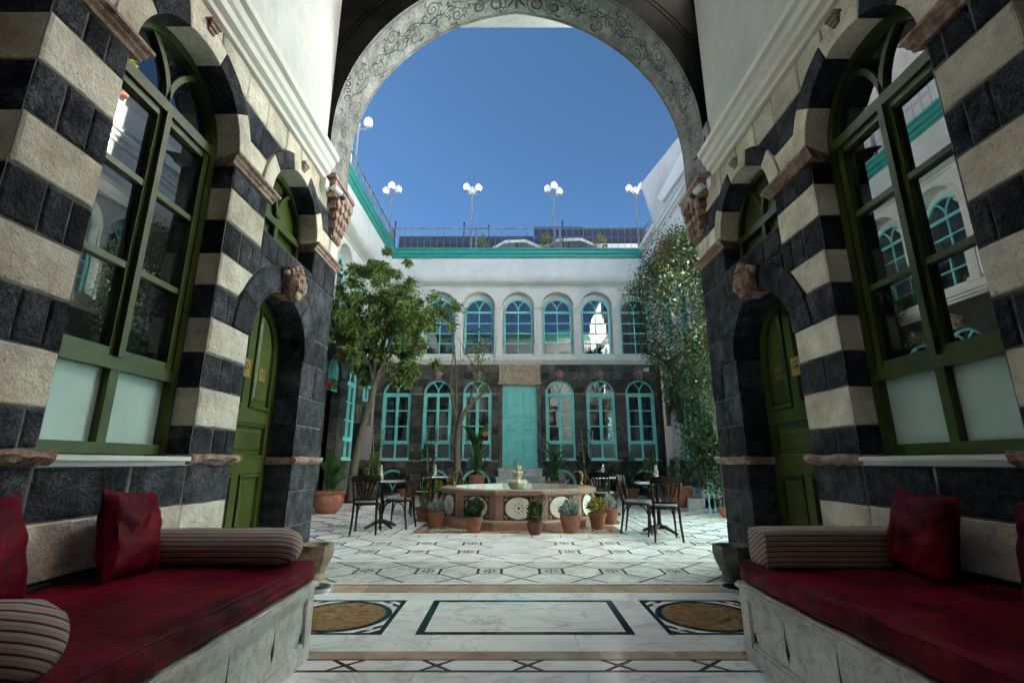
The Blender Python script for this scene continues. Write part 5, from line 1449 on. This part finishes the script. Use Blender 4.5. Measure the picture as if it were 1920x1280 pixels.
def blade(t, base, az, L, w, lean, mat, curl=.5):
    """one large leaf: a bent, tapering strip with a fold"""
    n = 9; vs = []; fs = []; d = Vector((cos(az), sin(az), 0)); sd = Vector((-sin(az), cos(az), 0))
    p = Vector(base); ang = lean
    for i in range(n + 1):
        u = i / n; ww = w * (sin(PI * min(1, .12 + .88 * u)) ** .8) * (1 if u < 1 else 0) / 2
        nrm = d * (-sin(ang)) + Vector((0, 0, 1)) * cos(ang) if False else d * -cos(ang) + Vector((0, 0, 1)) * sin(ang)
        vs += [p - sd * ww + nrm * ww * .25, p, p + sd * ww + nrm * ww * .25]
        ang += curl / n; p = p + (d * sin(ang) + Vector((0, 0, 1)) * cos(ang)) * L / n
    for i in range(n): fs += [(3 * i, 3 * i + 1, 3 * i + 4, 3 * i + 3), (3 * i + 1, 3 * i + 2, 3 * i + 5, 3 * i + 4)]
    MB().add(vs, fs).build('leaf', mat, t, smooth=True, local=True)
def canna(t, z0, n, L, w, hstem, mat='leaf_canna', seed=1, flower=None):
    rg = random.Random(seed)
    for k in range(n):
        az = 2.4 * k + rg.uniform(-.4, .4); zz = z0 + hstem * (k / n) * rg.uniform(.7, 1.1)
        bx_, by_ = rg.uniform(-.07, .07), rg.uniform(-.07, .07)
        blade(t, (bx_, by_, zz), az, L * rg.uniform(.75, 1.15), w * rg.uniform(.8, 1.15), rg.uniform(.12, .55) * (1.25 - k / n * .7), mat, rg.uniform(.3, 1.1))
    stems(t, 0, [[(0.02 * s, 0.02, z0 - .02), (.03 * s, .0, z0 + hstem * .6), (.05 * s, .01, z0 + hstem)] for s in (-1, 0, 1)], .018, 'leaf_canna')
    if flower:
        v = rdir(26); me = leaves_mesh('flower', v * .06 + np.array([.22, -.1, z0 + hstem * 1.15]), v, rdir(26), .09, .05, flower); link('flower', me, t)

# pots round the fountain
t = potted(-.60, 8.02, .135, .235, 'terracotta pot with round clipped green bush before the fountain'); bush(t, .20, .32, .155, 1300, .035, 'leaf_dark', .028)
t = potted(-1.30, 8.72, .145, .25, 'terracotta pot on saucer with silver leaved plant left of the fountain', saucer=True); bush(t, .20, .25, .14, 300, .075, 'leaf_silver', .036, up=.8)
t = potted(-1.66, 9.55, .165, .25, 'plain terracotta pot with thin upright plant at the far left of the fountain', saucer=True); bush(t, .22, .34, .10, 110, .07, 'leaf_canna', .03, up=1.2)
t = potted(.35, 7.78, .125, .18, 'small dark weathered pot with upright leafy shrub before the fountain', kind=2, mat='terracotta_dark'); bush(t, .17, .34, .125, 520, .045, 'leaf_dark', .024, up=.7); stems(t, 0, [[(.02, 0, .15), (.08, .02, .35), (.16, .03, .58)], [(-.03, 0, .15), (-.06, .02, .3), (-.10, 0, .42)]], .008); bush(t, .40, .2, .05, 60, .04, 'leaf_canna', .02).location = (.13, .02, 0)
t = potted(.92, 8.0, .165, .265, 'smooth terracotta pot with drooping silver leaved plant before the fountain', kind=2); bush(t, .20, .28, .155, 380, .08, 'leaf_silver', .04, up=.5)
t = potted(1.42, 8.45, .15, .25, 'terracotta pot with light green flowering plant right of the fountain'); bush(t, .22, .28, .16, 300, .06, 'leaf_yellow', .035); bush(t, .26, .24, .15, 50, .035, 'flower_red', .03, name='flowers')
t = potted(1.76, 9.15, .165, .26, 'terracotta pot on saucer with grey green plant at the right of the fountain', saucer=True); bush(t, .22, .28, .12, 220, .07, 'leaf_silver', .025, up=.9)
# large pots at the sides
t = potted(-3.98, 10.9, .33, .46, 'large handled terracotta urn with broad leaved plant by the left passage', kind=1, handles=True); canna(t, .40, 16, .60, .22, .42, seed=3)
t = potted(4.30, 10.05, .20, .19, 'terracotta bowl at the foot of the climbing plant on the right', kind=2)
t = potted(4.15, 12.5, .30, .50, 'handled terracotta jar with wispy shrub behind the right chairs', kind=1, handles=True, mat='terracotta'); bush(t, .42, .85, .24, 420, .06, 'leaf_dark', .025, up=.9)
t = potted(4.75, 14.7, .26, .42, 'round terracotta pot in the far right corner by the white doorway', kind=1); bush(t, .38, .7, .24, 320, .07, 'leaf_citrus', .03, up=.8)
# bed of plants at the foot of the back facade
t = potted(-1.02, 14.6, .26, .30, 'terracotta pot with tall canna and orange flower left of the teal door'); canna(t, .26, 22, .85, .20, 1.05, seed=5, flower='flower_orange')
t.location.z = .62 * 0 + .42
o = MB().box(-1.5, -.62, 14.25, 14.95, .004, .42).build('stone_block_stand', 'marble_grey'); tag(o, 'grey stone block carrying the tall canna pot', 'plinth')
t = potted(1.22, 14.4, .24, .30, 'pot with upright broad leaved canna right of the teal steps'); canna(t, .26, 15, .80, .17, .80, seed=9); t.location.z = .25
o = MB().box(.95, 1.5, 14.1, 14.7, .004, .25).build('stone_block_stand', 'marble_grey'); tag(o, 'low grey stone block under the right canna', 'plinth')
spec = [(-4.2, 14.9, .24, .30, 'leaf_citrus', 1.1, 'pot with tall thin green climber by the left corner window'), (-3.3, 15.2, .26, .30, 'leaf_red', .55, 'pot of dark red leaved shrub under the first facade window'),
        (-2.55, 14.8, .25, .28, 'leaf_dark', 1.5, 'pot with dark bushy shrub under the second facade window'), (-1.75, 15.3, .24, .28, 'leaf_yellow', .5, 'pot of yellow green flowers before the basement arch'),
        (-2.1, 13.3, .22, .24, 'leaf_yellow', .42, 'low pot of yellow flowers behind the left chairs'),
        (2.15, 14.9, .25, .30, 'leaf_dark', 1.3, 'pot with wiry climber between the right facade windows'), (2.75, 14.2, .30, .28, 'leaf_red', .75, 'wide terracotta pot with red leaved plant before the right basement arch'),
        (3.6, 15.2, .25, .30, 'leaf_dark', 1.05, 'pot with leafy shrub under the last but one facade window'), (4.3, 15.4, .25, .30, 'leaf_citrus', 1.15, 'pot with tall shrub under the last facade window')]
for x, y, r, h, mt, hh, lb in spec:
    t = potted(x, y, r, h, lb); n = int(260 + 260 * hh)
    bush(t, h * .8, hh, .26, n, .085, mt, .04, up=.5); stems(t, 0, [[(.0, 0, h * .8), (.04 * s, .03, h + hh * .5), (.10 * s, .02 * s, h + hh * .95)] for s in (-1, 1)], .009)
    if 'climber' in lb or 'dark bushy' in lb: 
        stems(t, 0, [[(.05, 0, h * .8), (.02, 0, 1.2), (-.05, 0, 2.05)], [(.12, 0, h * .8), (.22, 0, 1.1), (.32, 0, 2.0)]], .014, 'onyx', 'cane')
        b = bush(t, .8, 1.0, .14, 160, .07, mt, .03); b.location = (.18, 0, .3)

# ---- trees
def tree_branch(mb, pts, r0, r1, n=8): mb.tube(pts, [r0 + (r1 - r0) * i / (len(pts) - 1) for i in range(len(pts))], n)
def curve_pts(ctrl, n=14):
    c = [Vector(p) for p in ctrl]; out = []
    m = len(c) - 1
    for i in range(n + 1):
        t = i / n * m; k = min(int(t), m - 1); u = t - k
        p0, p1, p2, p3 = c[max(k - 1, 0)], c[k], c[k + 1], c[min(k + 2, m)]
        out.append(.5 * ((2 * p1) + (p2 - p0) * u + (2 * p0 - 5 * p1 + 4 * p2 - p3) * u * u + (3 * p1 - p0 - 3 * p2 + p3) * u ** 3))
    return out
TX, TY = -3.78, 11.8
T1 = thing('citrus_tree', 'leafy citrus tree with leaning trunk in front of the left wing', 'tree', (TX, TY, 0))
MB().tube(curve_pts([(TX, TY, .2), (TX + .02, TY, .9), (TX + .14, TY, 1.8), (TX + .33, TY, 2.6), (TX + .40, TY - .02, 3.2)]), [.11 - .045 * i / 14 for i in range(15)], 9).build('trunk', 'bark', T1, smooth=True)
fork = (TX + .38, TY - .02, 3.0); tips = []
random.seed(21)
for (ex, ey, ez) in ((-.45, .3, 4.9), (.05, -.3, 5.35), (.65, .3, 5.3), (1.15, -.1, 4.95), (1.7, .1, 4.75), (.3, .5, 4.6), (.9, -.5, 4.2), (.95, .2, 3.9), (-.25, -.4, 4.1), (.5, -.1, 5.6), (-.75, .0, 4.6), (1.25, .4, 3.55), (-.1, .2, 3.5)):
    e = (TX + ex, TY + ey, ez); mid = ((fork[0] + e[0]) / 2 + random.uniform(-.15, .15), (fork[1] + e[1]) / 2, (fork[2] + e[2]) / 2 + .2)
    p = curve_pts([fork, mid, e], 8); MB().tube(p, [.05 - .042 * i / 8 for i in range(9)], 6).build('branch', 'bark', T1, smooth=True); tips.append(e)
cl_ = []
for e in tips:
    for k in range(11): cl_.append(np.array(e) + np.random.normal(0, 1, 3) * np.array([.34, .34, .30]))
for k in range(75): cl_.append(np.array([TX + .62, TY - .1, 4.55]) + np.random.normal(0, 1, 3) * np.array([.62, .42, .58]))
for ex, ez in ((1.95, 4.85), (2.05, 4.72), (-.85, 4.8), (1.3, 3.15), (1.25, 3.35), (1.2, 2.95), (.05, 3.2), (-.05, 3.3), (.45, 5.7)): cl_.append(np.array([TX + ex, TY, ez]))
Pl, Dl = [], []
for c in cl_:
    n = random.randint(80, 150); r = random.uniform(.14, .28); v = rdir(n); Pl.append(c + v * r * np.random.uniform(.2, 1, (n, 1)) * np.array([1, 1, .85])); d = v + np.array([0, 0, -.35]) + rdir(n) * .5; Dl.append(d)
Pl = np.concatenate(Pl); Dl = np.concatenate(Dl); n = len(Pl)
o = link('crown', leaves_mesh('crown', Pl - np.array(ORG[T1.name]), Dl, rdir(n, .9), np.random.uniform(.07, .125, n), np.random.uniform(.032, .055, n), 'leaf_citrus'), T1); o['kind'] = 'stuff'
# raised bed under it
o = MB().box(-4.7, -3.35, 11.45, 15.4, .004, .16).build('planting_bed', 'marble_grey'); tag(o, 'low marble kerbed planting bed along the left wing', 'planter')
o = MB().box(-4.6, -3.45, 11.55, 15.3, .161, .20).build('bed_soil', 'soil', o)
# bare young tree behind the fountain
BX, BY = -1.50, 13.4
T2 = thing('bare_tree', 'thin nearly bare tree with forked trunk behind the fountain', 'tree', (BX, BY, 0))
MB().tube(curve_pts([(BX, BY, 0), (BX + .02, BY, .9), (BX + .0, BY, 1.6), (BX + .06, BY, 2.15)], 14), [.115 - .035 * i / 14 + .008 * sin(i * 2) for i in range(15)], 9).build('trunk', 'bark', T2, smooth=True)
br = [([(0, 1.5), (-.05, 2.4), (-.10, 3.6), (-.22, 4.9)], .05), ([(.05, 2.1), (.28, 2.55), (.62, 2.9), (.85, 3.25)], .085), ([(.30, 2.6), (.42, 3.1), (.52, 3.5), (.55, 4.3)], .045), ([(.62, 2.9), (.80, 3.0), (.98, 3.12)], .04),
      ([(-.05, 2.3), (-.2, 2.9), (-.24, 3.6), (-.14, 4.3)], .04), ([(.55, 3.5), (.25, 4.0), (.05, 4.35), (-.1, 4.6)], .02), ([(.52, 3.5), (.72, 4.1), (.8, 4.7)], .02), ([(-.08, 3.2), (.02, 3.9), (.0, 4.6)], .016), ([(.9, 3.2), (1.0, 3.8), (1.05, 4.6)], .016)]
tp = []
for pts, r in br:
    p = curve_pts([(BX + a, BY + random.uniform(-.08, .08), z) for a, z in pts], 9); MB().tube(p, [r * (1 - .75 * i / 9) for i in range(10)], 6).build('branch', 'bark', T2, smooth=True); tp += [p[-1], p[6]]
P2 = []
for a, z, k in ((.50, 3.95, 44), (.62, 4.25, 36), (.55, 4.5, 22), (.30, 4.0, 16), (.66, 3.3, 34), (.85, 3.45, 10)): P2.append(np.array([BX + a, BY, z]) + np.random.normal(0, .12, (k, 3)))
P2 = np.concatenate(P2); n = len(P2)
o = link('leaves', leaves_mesh('leaves', P2 - np.array(ORG[T2.name]), rdir(n, -.4), rdir(n, .8), np.random.uniform(.08, .14, n), np.random.uniform(.04, .065, n), 'leaf_citrus'), T2); o['kind'] = 'stuff'
# climbing plant on the right
VX, VY = 4.30, 10.05
V = thing('climbing_jasmine', 'tall jasmine climber with white flowers spilling from the right wing', 'plant', (VX, VY, .15))
for k in range(5):
    a = random.uniform(-.06, .06); MB().tube(curve_pts([(VX + a, VY, .15), (VX + .05 + a, VY + .1, 1.2), (VX + random.uniform(-.15, .2), VY + .3, 2.4), (VX + random.uniform(-.6, .3), VY + .5, 4.2), (VX + random.uniform(-.9, .4), VY + .6, 5.6)]), [.03 - .02 * i / 14 for i in range(15)], 6).build('stem', 'bark', V, smooth=True)
tr = MB()
for k in range(3): tr.tube([(VX - .13 + .12 * k, VY + .62, .006), (VX - .10 + .12 * k, VY + .64, 2.6)], .018, 5)
for k in range(9): tr.tube([(VX - .15, VY + .62, .4 + .24 * k), (VX + .14, VY + .62, .4 + .24 * k)], .012, 5)
tr.build('trellis', 'teal_paint', V)
prof = [(.3, .16, .14), (.9, .24, .22), (1.5, .32, .28), (2.1, .46, .42), (2.7, .55, .5), (3.3, .72, .6), (3.9, .95, .7), (4.5, 1.10, .8), (5.0, 1.10, .8), (5.5, .85, .7), (5.9, .55, .5), (6.3, .28, .3)]
cxs = [4.30, 4.27, 4.2, 4.10, 4.0, 3.95, 3.90, 3.88, 3.86, 3.95, 4.02, 4.1]
Pv = []; 
for i in range(430):
    t = random.random() ** .75; f = t * (len(prof) - 1); k = min(int(f), len(prof) - 2); u = f - k
    z = prof[k][0] * (1 - u) + prof[k + 1][0] * u; rx = prof[k][1] * (1 - u) + prof[k + 1][1] * u; ry = prof[k][2] * (1 - u) + prof[k + 1][2] * u; cx = cxs[k] * (1 - u) + cxs[k + 1] * u
    a = random.uniform(0, 2 * PI); q = random.uniform(.45, 1.0) ** .6
    c = np.array([cx + rx * q * cos(a), VY + .55 + ry * q * sin(a), z + random.uniform(-.15, .15)]); m = random.randint(45, 120)
    Pv.append(c + np.random.normal(0, 1, (m, 3)) * np.array([.13, .13, .17]))
for (x, z) in ((2.75, 4.95), (2.9, 4.9), (2.82, 4.5), (3.0, 3.5), (3.05, 3.35), (3.2, 3.0), (3.05, 4.1), (3.9, 6.5), (4.0, 6.3), (3.6, 6.0), (3.5, 5.85), (3.4, 2.9)):
    Pv.append(np.array([x, VY + .5, z]) + np.random.normal(0, .09, (34, 3)))
Pv = np.concatenate(Pv); n = len(Pv); og = np.array(ORG[V.name])
o = link('foliage', leaves_mesh('foliage', Pv - og, rdir(n, -.5), rdir(n, .8), np.random.uniform(.045, .085, n), np.random.uniform(.02, .036, n), 'leaf_vine'), V); o['kind'] = 'stuff'
nf = 110; sel = Pv[np.random.choice(n, nf)] + np.random.normal(0, .05, (nf, 3)) + np.array([-.04, -.06, .02])
o = link('flowers', leaves_mesh('flowers', sel - og, rdir(nf), rdir(nf), .042, .04, 'flower_white'), V); o['kind'] = 'stuff'
nf = 700; b = np.array([3.5, VY + .3, 5.6]); sel = b + np.random.normal(0, 1, (nf, 3)) * np.array([.22, .2, .35])
o = link('red_shoots', leaves_mesh('red_shoots', sel - og, rdir(nf), rdir(nf), .06, .03, 'leaf_red'), V); o['kind'] = 'stuff'

# ================================================================== ROOF TERRACE THINGS
def lattice_screen(x0, x1, y, z0, z1, label):
    t = thing('lattice_screen', label, 'screen', ((x0 + x1) / 2, y, z0), group='dark rooftop lattice screens')
    mb = MB(); w = .05
    mb.box(x0, x1, y - .03, y + .03, z1 - w, z1).box(x0, x1, y - .03, y + .03, z0, z0 + w).box(x0, x0 + w, y - .03, y + .03, z0 + w, z1 - w).box(x1 - w, x1, y - .03, y + .03, z0 + w, z1 - w)
    mb.build('frame', 'lattice_dark', t)
    s = MB(); p = .105; hh = z1 - z0 - 2 * w; n = int((x1 - x0) / p)
    for i in range(-int(hh / p) - 1, n + 1):
        for sg, dy in ((1, .0), (-1, .012)):
            xa = x0 + w + i * p; xb = xa + hh
            lo, hi = max(xa, x0 + w), min(xb, x1 - w)
            if hi <= lo: continue
            za, zb = (z0 + w + lo - xa, z0 + w + hi - xa)
            if sg < 0: za, zb = z1 - w - (lo - xa), z1 - w - (hi - xa)
            o_ = .03
            s.add([(lo, y + dy, za - o_), (hi, y + dy, zb - o_), (hi, y + dy, zb + o_), (lo, y + dy, za + o_)], [(0, 1, 2, 3)])
    s.build('laths', 'lattice_dark', t, kind='stuff')
lattice_screen(-5.0, .95, 19.6, 10.36, 10.80, 'long low dark lattice screen on the roof behind the left railing')
lattice_screen(.98, 3.15, 19.6, 10.45, 11.26, 'taller dark lattice screen left of the umbrella lamp on the roof'); lattice_screen(3.2, 6.0, 19.6, 10.50, 11.22, 'dark lattice screen on the roof nearest the tall white wall')
o = MB().box(.98, 6.5, 19.7, 20.0, 8.25, 10.52).build('roof_parapet', 'plaster_grey'); tag(o, 'low white parapet on the roof under the right lattice screens', 'wall')
o = MB().box(-5.0, .94, 19.5, 19.54, 9.3, 10.355).build('striped_awning_cloth', 'blue_cloth'); tag(o, 'blue striped cloth strip hanging on the roof behind the left railing', 'cloth')
def umbrella(x, y, r, z, label):
    t = thing('roof_umbrella', label, 'umbrella', (x, y, 8.25), group='white rooftop umbrellas'); vs = [(x, y, z + .34)]; N = 8; fs = []
    for i in range(N):
        a = 2 * PI * i / N + .3; vs += [(x + r * .5 * cos(a), y + r * .5 * sin(a), z + .17), (x + r * cos(a), y + r * sin(a), z), (x + r * cos(a), y + r * sin(a), z - .12)]
    for i in range(N):
        j = (i + 1) % N; fs += [(0, 1 + 3 * i, 1 + 3 * j), (1 + 3 * i, 2 + 3 * i, 2 + 3 * j, 1 + 3 * j), (2 + 3 * i, 3 + 3 * i, 3 + 3 * j, 2 + 3 * j)]
    MB().add(vs, fs).build('canopy', 'canvas_white', t); MB().tube([(x, y, 8.25), (x, y, z + .4)], .03, 8).build('pole', 'paint_grey', t)
umbrella(.2, 18.0, 1.0, 9.42, 'low white umbrella canopy at the centre of the roof'); umbrella(2.3, 18.0, 1.15, 9.42, 'white umbrella canopy right of centre on the roof')
for x, mt, hh, lb in ((1.35, 'leaf_yellow', 1.35, 'yellow green potted shrub beside a lamp on the roof edge'), (3.45, 'leaf_yellow', 1.25, 'yellow potted shrub in front of the right lattice screen'), (-1.2, 'leaf_citrus', 1.2, 'small green potted palm on the roof left of centre'), (-2.9, 'leaf_dark', .85, 'low dark potted shrub behind the left railing')):
    t = potted(x, 17.2, .16, .25, lb, z=8.25); bush(t, .2, hh, .30, int(150 + 170 * hh), .10, mt, .055)
o = MB().lathe([(0, 0), (.13, 0), (.16, .55), (.15, .56), (.13, .5), (0, .5)], 16).build('white_planter', 'paint_white'); o.location = (-1.45, 17.3, 8.25); tag(o, 'tall white round planter on the roof behind a lamp post', 'planter')
t = potted(4.75, 9.6, .15, .25, 'leafy plant peeping over the top of the tall white wall', z=9.45); bush(t, .2, 1.0, .22, 260, .09, 'leaf_yellow', .05)
for i, (x, z1) in enumerate(((-4.5, 10.1), (-1.85, 10.05), (-.9, 9.95), (1.95, 10.1))):
    o = MB().tube([(x, 16.9, 8.25), (x, 16.9, z1)], .022, 6).tube([(x, 16.9, z1 - .06), (x, 16.9, z1)], .035, 6).build('roof_pole', 'iron_black'); tag(o, ('thin dark pole by the left corner lamp', 'thin dark pole left of the second lamp', 'thin dark pole right of the second lamp', 'thin dark pole right of the third lamp')[i], 'pole')
# drain pipe, bell, switch boxes
o = thing('drain_pipe', 'drain pipe in the right corner, white above and black below', 'pipe', (5.08, 16.42, 0))
MB().tube([(5.06, 16.42, 4.42), (5.06, 16.42, 7.4)], .055, 10).build('upper_pipe', 'paint_white', o, smooth=True); MB().tube([(5.06, 16.42, .0), (5.06, 16.42, 4.42)], .065, 10).build('lower_pipe', 'black_plastic', o, smooth=True)
o = MB().sphere(CL(12.05, 2.98, .10), .09, 14, 10).tube([CL(12.05, 2.98, 0), CL(12.05, 2.98, .08)], .05, 10).build('alarm_bell', 'red_plastic', None, smooth=True); tag(o, 'round red alarm bell beside the teal fan on the left wing', 'bell')
mb = MB(); CL.box(mb, 11.72, 11.84, 1.30, 1.46, .0, .05); o = mb.build('alarm_button', 'red_plastic'); tag(o, 'small red alarm box low on the left wing', 'alarm box')
mb = MB(); PB.box(mb, 4.62, 4.78, 4.15, 4.27, 0, .1); o = mb.build('wall_box', 'paint_white'); tag(o, 'small white box high on the black stone by the drain pipe', 'box')
